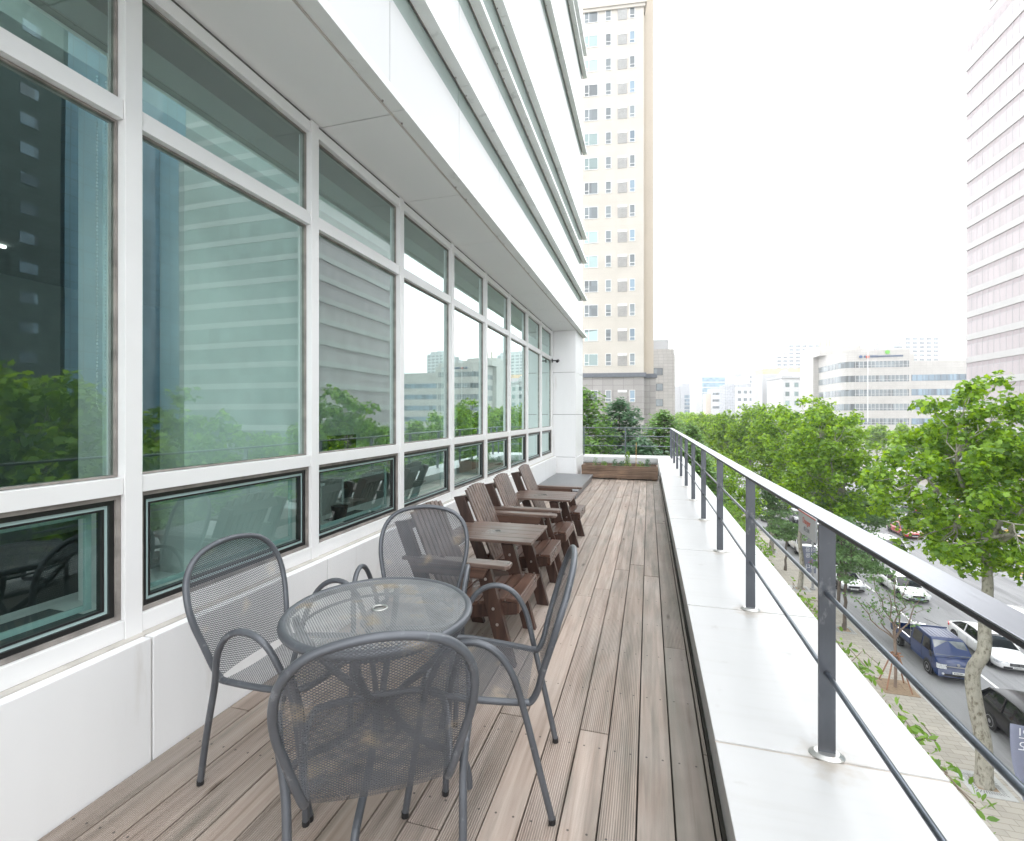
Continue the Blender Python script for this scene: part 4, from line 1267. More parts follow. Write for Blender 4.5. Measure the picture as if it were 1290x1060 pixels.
# climber hanging on the outer face of the parapet
random.seed(9); NR = np.random.default_rng(9)
for lab, ya, yb, n_ in [('green leafy climber along the outer edge of the parapet between the first two posts', 2.45, 3.7, 650), ('green leafy climber on the outer edge of the parapet by the third post', 4.0, 4.9, 260), ('small green climber on the outer edge of the parapet by the fifth post', 6.0, 8.6, 2400)]:
    t = thing('climbing_plant', lab, 'climbing plant', (1.05, ya, 0), 0, 'climbers along the outer edge of the parapet')
    w = MB(); pts = []
    L_ = yb - ya
    for i in range(int(26 * L_)):
        y = random.uniform(0, L_); reach = random.uniform(.10, .36); hgt = random.uniform(-.12, .10)
        p = []
        for k_ in range(8):
            f = k_ / 7
            p.append((.02 + reach * f, y + random.uniform(-.02, .02) + .12 * f * random.uniform(-1, 1), -.75 + (.75 + hgt - reach * .55) * math.sin(f * 1.9) / 1.0))
        w.tube(p, .0025, 4); pts += p[3:]
    w.build('stem', 'bark_brown', t)
    P = np.array(pts); idx = NR.integers(0, len(P), n_); P = P[idx] + NR.normal(size=(n_, 3)) * .03; P[:, 0] = np.maximum(P[:, 0], .015); P[:, 2] = np.minimum(P[:, 2], .10)
    leaf_obj('leaves', leaves_mesh('leaves', P, .045, 'oval', up=.45), 'leaf_vine', t)
# herbs in the planter
for i, (lab, x, h, n_, m_) in enumerate([('tall fennel like herb standing highest in the planter', 1.03, .36, 260, 'leaf_vine'), ('low yellow green herb left in the planter', .50, .12, 90, 'leaf_vine'), ('thin grassy herb at the left end of the planter', .30, .20, 60, 'leaf_fine'),
                                    ('bluish herb left of the tall one in the planter', .74, .17, 110, 'leaf_blue'), ('small bluish herb right of the middle of the planter', .90, .14, 90, 'leaf_blue'), ('yellow green herb right of the cane in the planter', 1.32, .14, 70, 'leaf_vine'), ('dark bluish herb at the right end of the planter', 1.47, .20, 130, 'leaf_blue')]):
    t = thing('herb', lab, 'plant', (-1.50 + x, 11.06 + .25, .268), 0, 'herbs growing in the planter box')
    w = MB(); 
    for j in range(5): w.tube([(0, 0, 0), (random.uniform(-.05, .05), random.uniform(-.05, .05), h * random.uniform(.6, 1))], .003, 4)
    w.build('stem', 'leaf_fine', t)
    z = NR.random(n_); rr = (.045 + .05 * (1 - z)) * NR.random(n_) ** .5; a = NR.random(n_) * 6.28
    P = np.stack([rr * np.cos(a), rr * np.sin(a), z * h], 1)
    leaf_obj('leaves', leaves_mesh('leaves', P, .035, 'oval', up=.4), m_, t)

# ------------------------------------------------------------------ vehicles
M['car_white'] = mat('white_car_paint', (0.78, 0.785, 0.79), .25, var=.01, coat=1.0)
M['car_silver'] = mat('silver_car_paint', (0.42, 0.43, 0.44), .28, metal=.6, var=.02, coat=1.0)
M['car_black'] = mat('black_car_paint', (0.008, 0.008, 0.009), .3, var=.02, coat=.25, spec=.3)
M['car_grey'] = mat('grey_car_paint', (0.09, 0.095, 0.10), .25, metal=.3, var=.02, coat=1.0)
M['car_red'] = mat('red_car_paint', (0.42, 0.03, 0.02), .25, var=.02, coat=1.0)
M['car_blue'] = mat('blue_truck_paint', (0.004, 0.022, 0.095), .3, var=.03, coat=.45, stain=(.015, .03, .11), stain_scale=3, stain_pos=.6)
M['car_glass'] = mat('car_glass', (0.010, 0.012, 0.014), .06, var=.1, spec=.6, coat=.2)
M['truck_glass'] = mat('truck_windscreen', (0.16, 0.175, 0.18), .05, var=.5, scale=2, spec=1.0, coat=.8)
M['tyre'] = mat('tyre_rubber', (0.018, 0.018, 0.018), .85)
M['rim'] = mat('alloy_rim', (0.35, 0.35, 0.36), .35, metal=.8)
M['trim'] = mat('black_car_trim', (0.02, 0.02, 0.021), .5)
M['chrome'] = mat('chrome', (0.75, 0.75, 0.76), .12, metal=1.0)
M['lens'] = mat('headlight_lens', (0.60, 0.62, 0.64), .08, var=.3, scale=14, spec=1.0)
M['tail'] = mat('tail_light_lens', (0.45, 0.02, 0.02), .15)
M['plate'] = mat('number_plate', (0.72, 0.73, 0.72), .4)
M['plate_y'] = mat('yellow_number_plate', (0.75, 0.42, 0.03), .4)
M['plate_g'] = mat('green_tinted_number_plate', (0.42, 0.60, 0.62), .4)
M['ink'] = mat('plate_ink', (0.05, 0.05, 0.06), .5)

def loft(mb, secs, smooth=True, caps=True):
    n = len(secs[0]); vs = [p for s_ in secs for p in s_]
    fs = []
    for i in range(len(secs) - 1):
        for j in range(n - 1):
            fs.append((i * n + j, (i + 1) * n + j, (i + 1) * n + j + 1, i * n + j + 1))
    if caps:
        fs.append(list(range(n))); fs.append([(len(secs) - 1) * n + j for j in range(n)][::-1])
    mb.add(vs, fs, smooth=smooth)

def wheel(parent, x, y, r=.33, w=.22):
    side = 1 if x > 0 else -1
    t = MB(); t.disc((x - w / 2, y, r), r - .03, 24, 'x', h=w); t.tube([(x - w / 2 + .03, y + (r - .05) * math.cos(a), r + (r - .05) * math.sin(a)) for a in np.linspace(0, 2 * math.pi, 24, endpoint=False)], .05, 6, closed=True)
    t.tube([(x + w / 2 - .03, y + (r - .05) * math.cos(a), r + (r - .05) * math.sin(a)) for a in np.linspace(0, 2 * math.pi, 24, endpoint=False)], .05, 6, closed=True)
    o = t.build('wheel', 'tyre', parent)
    q = MB(); xx = x + side * (w / 2 - .012)
    q.disc((xx if side > 0 else xx - .02, y, r), r * .24, 12, 'x', h=.02)
    for k_ in range(5):
        a = 2 * math.pi * k_ / 5
        q.beam((xx, y, r), (xx, y + r * .66 * math.cos(a), r + r * .66 * math.sin(a)), .05, .02, up=(1, 0, 0))
    q.tube([(xx, y + r * .66 * math.cos(a), r + r * .66 * math.sin(a)) for a in np.linspace(0, 2 * math.pi, 20, endpoint=False)], .018, 6, closed=True)
    q.build('rim', 'rim', o)

CARS = {}
def car(label, x, y, paint='car_white', kind='sedan', rot=0, group='cars on the boulevard', plate='plate', name=None, cat='car'):
    """front of the car at local y=0 facing -y, rear at y=L"""
    key = (paint, kind, plate)
    nm = name or {'sedan': 'sedan_car', 'suv': 'suv_car', 'van': 'van'}[kind]
    if key in CARS:
        c = copy_tree(CARS[key], label=label); c.location = (x, y, G); c.rotation_euler.z = rot
        c['category'] = cat; c['group'] = group
        return c
    t = thing(nm, label, cat, (x, y, G), rot, group)
    CARS[key] = t
    if kind == 'sedan':
        L_, W = 4.85, .92
        #      y    zlow  zmid  zsh   ztop  w
        S = [(0.0, .30, .45, .58, .62, .62), (.10, .22, .45, .62, .67, .80), (.45, .19, .48, .68, .74, .895), (1.0, .18, .5, .74, .82, .92), (1.5, .18, .5, .80, .90, .925), (2.5, .18, .52, .86, .92, .93), (3.6, .18, .54, .90, .95, .93), (4.2, .20, .56, .92, 1.00, .905), (4.65, .24, .56, .88, 1.00, .84), (4.85, .36, .56, .80, .93, .70)]
        cab = [(1.28, .86), (1.95, 1.36), (2.4, 1.445), (3.1, 1.44), (3.7, 1.32), (4.35, .99)]
        roofw, beltw, wy, r_ = .60, .80, (.92, 3.80), .335
    elif kind == 'suv':
        L_, W = 4.7, .94
        S = [(0.0, .35, .55, .74, .80, .66), (.10, .27, .55, .80, .88, .84), (.4, .25, .58, .88, .96, .92), (1.0, .24, .6, .93, 1.04, .94), (1.4, .24, .6, .97, 1.08, .945), (2.5, .24, .62, 1.0, 1.08, .945), (3.8, .24, .62, 1.02, 1.08, .94), (4.4, .26, .62, 1.02, 1.09, .92), (4.65, .34, .62, .98, 1.06, .86), (4.72, .40, .62, .92, 1.0, .80)]
        cab = [(1.15, 1.03), (1.75, 1.56), (2.2, 1.68), (3.4, 1.69), (4.1, 1.62), (4.6, 1.10)]
        roofw, beltw, wy, r_ = .66, .85, (.90, 3.65), .36
    else:
        L_, W = 4.9, .92
        S = [(0.0, .35, .55, .80, .88, .72), (.10, .27, .55, .90, 1.0, .88), (.4, .25, .58, .98, 1.12, .92), (1.0, .24, .6, 1.0, 1.18, .93), (1.4, .24, .6, 1.0, 1.18, .93), (2.5, .24, .62, 1.0, 1.18, .93), (3.8, .24, .62, 1.02, 1.18, .93), (4.5, .26, .62, 1.02, 1.18, .92), (4.8, .30, .62, .98, 1.16, .89), (4.9, .40, .62, .92, 1.1, .86)]
        cab = [(.55, 1.12), (1.20, 1.78), (1.6, 1.92), (3.4, 1.95), (4.6, 1.90), (4.84, 1.14)]
        roofw, beltw, wy, r_ = .76, .86, (.95, 3.75), .34
    b = MB(); secs = []
    for (yy, zl, zm, zs, zt, ww) in S:
        h = [(0, zl), (ww * .80, zl), (ww * .97, zl + .07), (ww, zm), (ww * .985, zs), (ww * .90, zs + (zt - zs) * .7), (ww * .62, zt), (0, zt + .025)]
        full = [(-a, yy, z) for a, z in h[::-1]] + [(a, yy, z) for a, z in h[1:]]
        secs.append(full)
    loft(b, secs); b.build('body', paint, t, subsurf=1)
    g = MB(); secs = []
    for i, (yy, zr) in enumerate(cab):
        f = (zr - cab[0][1]) / (max(c_[1] for c_ in cab) - cab[0][1]); f = max(0, min(1, f))
        ww = beltw + (roofw - beltw) * f; zb = (S[4][4] - .02)
        h = [(beltw * .985, zb - .05), (ww, zr - .045 * (f > .5)), (ww * .86, zr), (0, zr + .018 * f)]
        secs.append([(-a, yy, z) for a, z in h] + [(a, yy, z) for a, z in h[-2::-1]])
    loft(g, secs); g.build('cabin_glass', 'car_glass', t)
    # roof skin and pillars in body colour
    rf = MB(); zr_ = max(c_[1] for c_ in cab)
    mids = [c_ for c_ in cab if c_[1] > zr_ - .15]
    secs = []
    for (yy, zr) in mids:
        secs.append([(-roofw * 1.02, yy, zr - .05), (-roofw * .88, yy, zr + .012), (0, yy, zr + .032), (roofw * .88, yy, zr + .012), (roofw * 1.02, yy, zr - .05)])
    loft(rf, secs, caps=False)
    for s_ in (-1, 1):
        def P(i, f): 
            yy, zr = cab[i]; return (s_ * (beltw + (roofw - beltw) * f + .008), yy, zr)
        fz = lambda i: max(0, min(1, (cab[i][1] - cab[0][1]) / (zr_ - cab[0][1])))
        pth = [P(i, fz(i)) for i in range(len(cab))]
        rf.tube(pth, .032, 6)
        ym = (cab[1][0] + cab[-1][0]) / 2 - .05
        rf.beam((s_ * (beltw + .002), ym, S[4][4] - .03), (s_ * (roofw + .02), ym, zr_ - .04), .07, .02, up=(s_, 0, 0))
    rf.build('roof', paint, t)
    for yy in wy:
        for s_ in (-1, 1):
            a_ = MB(); a_.disc((s_ * (W - .008) if s_ > 0 else s_ * (W - .008) - .012, yy, r_ + .01), r_ + .055, 24, 'x', h=.012)
            a_.build('wheel_arch', 'trim', t)
            wheel(t, s_ * (W - .085), yy, r_)
    zf = S[1][3]
    for s_ in (-1, 1):
        l = MB(); l.add([(s_ * .44, -.005, zf - .10), (s_ * .80, .12, zf - .06), (s_ * .88, .42, zf + .02), (s_ * .70, .16, zf + .05), (s_ * .46, .035, zf + .02)], [(0, 1, 2, 3, 4)]); l.add([(s_ * .44, .04, zf - .10), (s_ * .46, .06, zf + .02)], [])
        l.prism([(s_ * .42, .015), (s_ * .80, .10), (s_ * .89, .42), (s_ * .84, .42), (s_ * .42, .10)], 'z', zf - .09, zf + .035)
        l.build('headlight', 'lens', t)
        l = MB(); l.prism([(s_ * .50, L_ + .012), (s_ * .80, L_ - .12), (s_ * .91, L_ - .42), (s_ * .86, L_ - .42), (s_ * .50, L_ - .08)], 'z', S[-2][3] - .13, S[-2][3] + .0)
        l.build('tail_light', 'tail', t)
        l = MB(); l.disc((s_ * 1.0, cab[0][0] + .35, S[4][4] + .05), .08, 10, 'y', h=.09, r2=.06); l.beam((s_ * .84, cab[0][0] + .42, S[4][4] + .0), (s_ * 1.0, cab[0][0] + .40, S[4][4] + .03), .05, .03)
        l.build('mirror', paint, t)
    g = MB(); g.box(-.36, .36, -.02, .05, zf - .16, zf - .01); g.box(-.62, .62, .0, .06, S[0][1] + .0, S[0][1] + .10); g.build('grille', 'trim', t)
    g = MB(); g.box(-.26, .26, -.032, -.021, S[0][2] - .10, S[0][2] + .0); pl_ = g.build('number_plate', plate, t)
    g = MB(); 
    for k_ in range(7): g.box(-.20 + k_ * .058, -.165 + k_ * .058, -.034, -.0325, S[0][2] - .08, S[0][2] - .02)
    g.build('digits', 'ink', pl_)
    g = MB(); g.box(-.26, .26, L_ + .005, L_ + .02, .62, .73); g.build('rear_plate', 'plate', t)
    g = MB()
    for s_ in (-1, 1):
        for yy in (1.55 if kind != 'van' else 1.3, 2.55, 3.45):
            g.box(s_ * (W + .004) - .003, s_ * (W + .004) + .003, yy - .006, yy + .006, .35, S[4][3] + .02)
    g.build('door_seam', 'trim', t)
    return t

K = 'cars queued in the lanes beside the near kerb'
bmw = car('white sedan with twin grille in the second lane beside the blue truck', 19.05, 32.0, 'car_white', 'sedan', group=K)
g = MB()
for s_ in (-1, 1):
    for k_ in range(6): g.box(s_ * (.06 + k_ * .05) - .007, s_ * (.06 + k_ * .05) + .007, -.035, -.012, .46, .63)
g.build('grille_bar', 'chrome', bmw)
car('white sedan with a pale blue plate behind the white one, partly under branches', 19.15, 42.0, 'car_white', 'sedan', group=K, plate='plate_g')
car('black car at the right edge with a glossy roof, partly behind the banner', 15.55, 22.6, 'car_black', 'suv', group=K)
car('silver sedan in the kerb lane behind the blue truck', 15.4, 43.0, 'car_silver', 'sedan', group=K)
tx = car('white taxi van with yellow plate seen below the sign', 15.1, 53.0, 'car_white', 'van', group=K, plate='plate_y', cat='van')
car('black van right of the post in the second lane', 19.1, 50.5, 'car_black', 'van', group=K, cat='van')
car('white van in the third lane behind the black van', 22.5, 52.5, 'car_white', 'van', group=K, cat='van')
car('black van left of the taxi, behind the small tree', 14.9, 60.5, 'car_black', 'van', group=K, cat='van')
car('white sedan in the second lane far behind the taxi', 18.9, 60.5, 'car_white', 'sedan', group=K)
car('white sedan in the kerb lane fourth in the queue', 15.2, 68.5, 'car_white', 'sedan', group=K)
car('grey sedan in the second lane deep in the queue', 18.9, 68.5, 'car_grey', 'sedan', group=K)
car('silver car in the kerb lane deep in the queue', 15.3, 77.0, 'car_silver', 'sedan', group=K)
car('white car in the second lane deep in the queue', 18.9, 78.0, 'car_white', 'suv', group=K)
car('grey car in the third lane deep in the queue', 22.4, 70.0, 'car_grey', 'suv', group=K)
car('dark blue car in the third lane right of the dark post', 22.6, 61.0, 'car_blue', 'sedan', group=K)
K2 = 'cars driving on the far carriageway'
car('white car driving away, right of the layered tree crown', 39.2, 97.5, 'car_white', 'suv', rot=math.pi, group=K2)
car('black car driving away below the big plane tree', 36.3, 83.0, 'car_black', 'sedan', rot=math.pi, group=K2)
car('red car at the yellow centre line behind the leaves', 28.6, 63.5, 'car_red', 'sedan', group=K2)
car('white car low behind the branches of the big plane tree', 22.6, 34.5, 'car_white', 'suv', group=K2)
car('white car behind the right stem of the big plane tree', 26.3, 36.5, 'car_white', 'sedan', group=K2)
for i, (x, y, p_, kd, lab) in enumerate([(47.3, 96, 'car_white', 'sedan', 'white car by the far kerb behind the big plane tree'), (47.2, 88, 'car_black', 'sedan', 'black car by the far kerb under the big plane tree'), (50.2, 104, 'car_silver', 'suv', 'silver car parked at the far kerb behind the leaves'),
          (36, 128, 'car_white', 'sedan', 'white car far down the boulevard behind the trunks'), (39.6, 133, 'car_black', 'suv', 'black car far down the boulevard behind the trunks'), (47, 128, 'car_grey', 'sedan', 'grey car at the far kerb seen between trunks'),
          (28.5, 92, 'car_silver', 'sedan', 'silver car seen through the gap left of the lamp pole'), (25.2, 103, 'car_white', 'suv', 'white car seen through the gap by the lamp pole'), (28.4, 112, 'car_white', 'sedan', 'white car far behind the lamp pole'), (22.5, 95, 'car_black', 'sedan', 'black car far behind the lamp pole')]):
    car(lab, x, y, p_, kd, rot=math.pi if x > 32 else 0, group=K2)

# blue double cab truck
tk = thing('pickup_truck', 'dark blue double cab flatbed truck in the kerb lane', 'truck', (15.40, 30.05, G))
b = MB(); W = .86
secs = []
for yy, zl, zm, zt, ww in [(0, .35, .62, 1.02, .78), (.06, .30, .65, 1.08, .84), (.30, .30, .7, 1.16, .86), (.55, .45, .7, 1.22, .86), (1.0, .45, .7, 1.22, .86), (2.7, .45, .7, 1.22, .86), (2.74, .47, .7, 1.20, .855)]:
    h = [(0, zl), (ww * .95, zl), (ww, zl + .05), (ww, zm), (ww, zt - .06), (ww * .97, zt), (0, zt + .01)]
    secs.append([(-a, yy, z) for a, z in h[::-1]] + [(a, yy, z) for a, z in h[1:]])
loft(b, secs); b.build('body', 'car_blue', tk, bevel=.01)
b = MB(); secs = []
cabs = [(.36, 1.20, .84, .0), (.50, 1.40, .82, .3), (.92, 1.90, .745, 1), (1.10, 1.955, .73, 1), (2.55, 1.965, .73, 1), (2.68, 1.93, .74, 1), (2.73, 1.22, .85, 0)]
for yy, zr, ww, f in cabs:
    h = [(.85, 1.18), (ww, zr - .03 * f), (ww * .93, zr), (0, zr + .02 * f)]
    secs.append([(-a, yy, z) for a, z in h] + [(a, yy, z) for a, z in h[-2::-1]])
loft(b, secs, smooth=False); b.build('cab_roof', 'car_blue', tk)
b = MB()
for k_ in range(7): b.box(-.55 + k_ * .18, -.52 + k_ * .18, 1.15, 2.5, 1.976, 1.988)
b.box(-.73, .73, 2.45, 2.50, 1.98, 2.03); b.build('roof_rib', 'car_blue', tk)
b = MB(); b.add([(-.755, .43, 1.30), (.755, .43, 1.30), (.69, .885, 1.875), (-.69, .885, 1.875)], [(0, 1, 2, 3)]); b.add([(-.755, .42, 1.29), (.755, .42, 1.29), (.69, .875, 1.865), (-.69, .875, 1.865)], [(0, 1, 2, 3)])
b.build('windscreen', 'truck_glass', tk)
for s_ in (-1, 1):
    b = MB(); b.add([(s_ * .862, .62, 1.27), (s_ * .862, 1.52, 1.25), (s_ * .765, 1.52, 1.84), (s_ * .770, 1.0, 1.84)], [(0, 1, 2, 3)]); b.build('door_window', 'car_glass', tk)
    b = MB(); b.add([(s_ * .862, 1.66, 1.25), (s_ * .862, 2.55, 1.25), (s_ * .765, 2.52, 1.84), (s_ * .765, 1.66, 1.84)], [(0, 1, 2, 3)]); b.build('door_window', 'car_glass', tk)
    b = MB(); b.prism([(s_ * .50, -.012), (s_ * .80, -.005), (s_ * .872, .16), (s_ * .872, .05), (s_ * .80, -.03), (s_ * .50, -.03)][:4], 'z', .74, .98); b.build('headlight', 'lens', tk)
    b = MB(); b.disc((s_ * .66, -.02, .50), .055, 12, 'y', h=.03); b.build('fog_light', 'lens', tk)
    b = MB(); b.box(s_ * .98 - .03, s_ * .98 + .03, .40, .56, 1.15, 1.42); b.beam((s_ * .84, .52, 1.25), (s_ * .98, .5, 1.28), .03, .03); b.build('mirror', 'trim', tk)
    b = MB(); b.box(s_ * .863 - .003, s_ * .863 + .003, 1.585, 1.597, .55, 1.2); b.box(s_ * .863 - .003, s_ * .863 + .003, .60, .612, .75, 1.2); b.build('door_seam', 'trim', tk)
    for yy in (1.0, 4.15):
        a_ = MB(); a_.disc((s_ * .852 if s_ > 0 else s_ * .852 - .012, yy, .36), .42, 24, 'x', h=.012); 
        if yy < 2: a_.build('wheel_arch', 'trim', tk)
        wheel(tk, s_ * .78, yy, .34, .2)
b = MB(); b.box(-.55, .55, -.022, .04, .86, .92); b.build('grille', 'chrome', tk)
b = MB(); b.disc((0, -.03, 1.02), .07, 16, 'y', h=.03); b.build('badge', 'chrome', tk)
b = MB(); b.box(-.62, .62, -.02, .05, .40, .50); b.build('bumper_intake', 'trim', tk)
b = MB(); b.box(-.26, .26, -.045, -.022, .52, .64); pl_ = b.build('number_plate', 'plate', tk)
b = MB()
for k_ in range(7): b.box(-.20 + k_ * .058, -.165 + k_ * .058, -.0475, -.0455, .545, .615)
b.build('digits', 'ink', pl_)
b = MB()
for xx in (-.35, .25): b.beam((xx, .33, 1.225), (xx + .42, .40, 1.30), .018, .012)
b.build('wiper', 'trim', tk)
b = MB(); b.box(-.84, .84, 2.82, 5.10, .62, .70); b.box(-.40, .40, 2.75, 5.0, .42, .615); b.build('bed_floor', 'trim', tk)
MB().box(-.82, .82, 2.83, 5.08, .7005, .72).build('bed_deck', 'tyre', tk)
b = MB(); b.box(-.86, -.83, 2.82, 5.12, .705, 1.06); b.box(.83, .86, 2.82, 5.12, .705, 1.06); b.box(-.829, .829, 5.09, 5.12, .705, 1.06); b.build('bed_side', 'car_blue', tk, bevel=.006)
b = MB(); b.box(-.885, -.82, 2.82, 5.12, 1.062, 1.10); b.box(.82, .885, 2.82, 5.12, 1.062, 1.10); b.box(-.82, .82, 5.085, 5.125, 1.062, 1.08); b.build('bed_rail', 'chrome', tk)
b = MB()
for xx in np.linspace(-.80, .80, 8): b.tube([(xx, 2.86, .7), (xx, 2.86, 1.85)], .015, 6)
for zz in (1.1, 1.48, 1.85): b.tube([(-.82, 2.86, zz), (.82, 2.86, zz)], .02, 6)
b.tube([(.80, 2.86, 1.85), (.80, 4.9, 1.55)], .025, 6)
b.build('headboard', 'rim', tk)
b = MB(); b.tube([(-.5, 3.1, .90), (.4, 4.9, 1.25)], .05, 8); b.tube([(-.2, 3.1, .8), (.6, 4.4, .86)], .04, 8); b.beam((.0, 3.2, .95), (.65, 4.8, 1.25), .3, .02)
tag(b.build('pipe_load', 'chrome', None, loc=(15.40, 30.05, G)), 'shiny pipes and sheet lying in the bed of the blue truck', 'truck load')

# lamp pole, banners
M['pole'] = mat('painted_pole', (0.17, 0.20, 0.20), .5, var=.1)
M['pole_grey'] = mat('grey_pole', (0.34, 0.34, 0.35), .5, var=.1)
def pole(name, label, x, y, h, m_, arm=0, r_=.09, arm2=None):
    t = thing(name, label, 'street lamp' if arm else 'pole', (x, y, G + (.13 if x < 13 or x > 52 else 0)))
    MB().tube([(0, 0, 0), (0, 0, h)], r_, 10, rs=[r_, r_ * .7]).build('pole', m_, t)
    MB().disc((0, 0, 0), r_ * 1.9, 12, 'z', h=.12).build('base', m_, t)
    if arm:
        MB().tube(smooth_path([(0, 0, h - .5), (arm * .3, 0, h + .3), (arm, 0, h + .5)], 5), .05, 8).build('arm', m_, t)
        MB().box(arm - .1, arm + .6, -.15, .15, h + .42, h + .55).build('lamp_head', m_, t)
    return t
pole('street_lamp', 'dark green lamp pole behind the leaning plane tree trunk', 20.5, 69.0, 9.0, 'pole', arm=2.0, r_=.11)
pole('sign_pole', 'grey pole holding the dark blue banner left of the near rail post', 12.5, 42.86, 5.2, 'pole_grey', r_=.10)
pole('sign_pole', 'grey pole holding the pale banner behind the third post', 12.9, 81.6, 5.0, 'pole_grey', r_=.1)
pole('sign_pole', 'grey pole behind the dark trunk left of the second post', 12.45, 63.3, 5.0, 'pole_grey', r_=.09)
pole('sign_pole', 'grey pole carrying the nearest banner at the right edge', 11.35, 17.5, 5.2, 'pole_grey', r_=.09)
M['banner_blue'] = mat('banner_grey_blue', (0.20, 0.215, 0.29), .7, var=.04)
M['banner_pale'] = mat('banner_pale', (0.50, 0.50, 0.56), .7, var=.04)
M['banner_pink'] = mat('banner_pink', (0.62, 0.09, 0.16), .7)
M['banner_white'] = mat('banner_lettering', (0.74, 0.75, 0.78), .7)
def banner(label, x, y, z, w_, h_, m_, lines, flip, rot=0, sz=.42):
    t = thing('banner', label, 'banner', (x, y, z), rot, 'banners hung along the kerb')
    b = MB(); nx, nz = 8, 12; vs = []
    for j in range(nz + 1):
        for i in range(nx + 1):
            u, v = i / nx, j / nz
            sag = (1 - v) ** 2 * w_ * .35
            vs.append((u * (w_ - sag * .0) + (1 - v) ** 2.2 * w_ * .40 * (1 - u) , .05 * math.sin(u * 4 + v * 3), v * h_))
    b.add(vs, [(j * (nx + 1) + i, j * (nx + 1) + i + 1, (j + 1) * (nx + 1) + i + 1, (j + 1) * (nx + 1) + i) for j in range(nz) for i in range(nx)], smooth=True)
    o = b.build('cloth', m_, t)
    so = o.modifiers.new('thick', 'SOLIDIFY'); so.thickness = .006
    for k_, (s_, c_) in enumerate(lines):
        text('lettering', s_, sz, c_, t, (w_ * .58, -.08, h_ - sz * .7 - k_ * sz * 1.12), (R(90), 0, 0), .002, sx=-1 if flip else 1)
    return t
banner('grey blue street banner with mirrored white and pink lettering at the right edge', 10.22, 17.5, -10.05, 1.0, 2.45, 'banner_blue',
       [('면해인', 'banner_white'), ('고디오', 'banner_white'), ('는귀', 'banner_white'), ('이불', 'banner_pink'), ('버서', 'banner_white'), ('?보', 'banner_pink'), ('등', 'banner_white')], True, rot=R(0), sz=.33)
banner('dark blue street banner with white lettering left of the near rail post', 11.75, 42.8, -11.05, .95, 2.1, 'banner_blue',
       [('이용', 'banner_white'), ('이동', 'banner_white'), ('노', 'banner_pink'), ('하다', 'banner_white')], True, sz=.40)
banner('pale street banner with pink lettering farther along the kerb', 11.7, 81.6, -11.3, 1.1, 2.5, 'banner_pale', [('문화', 'banner_pink'), ('축제', 'banner_pink')], False, sz=.4)
# brown street stall
st = thing('street_stall', 'brown roofed street stall on the pavement behind the climbing leaves', 'kiosk', (10.2, 75.0, G + .13))
M['stall'] = mat('stall_brown', (.075, .045, .035), .6)
MB().box(-1.4, 1.4, -1.2, 1.2, .9, 2.35).build('wall', 'stall', st); MB().box(-1.6, 1.6, -1.4, 1.4, 2.352, 2.5).build('roof', 'stall', st, bevel=.03); MB().box(-1.3, 1.3, -1.1, 1.1, 0, .899).build('counter', 'yellow_line', st)

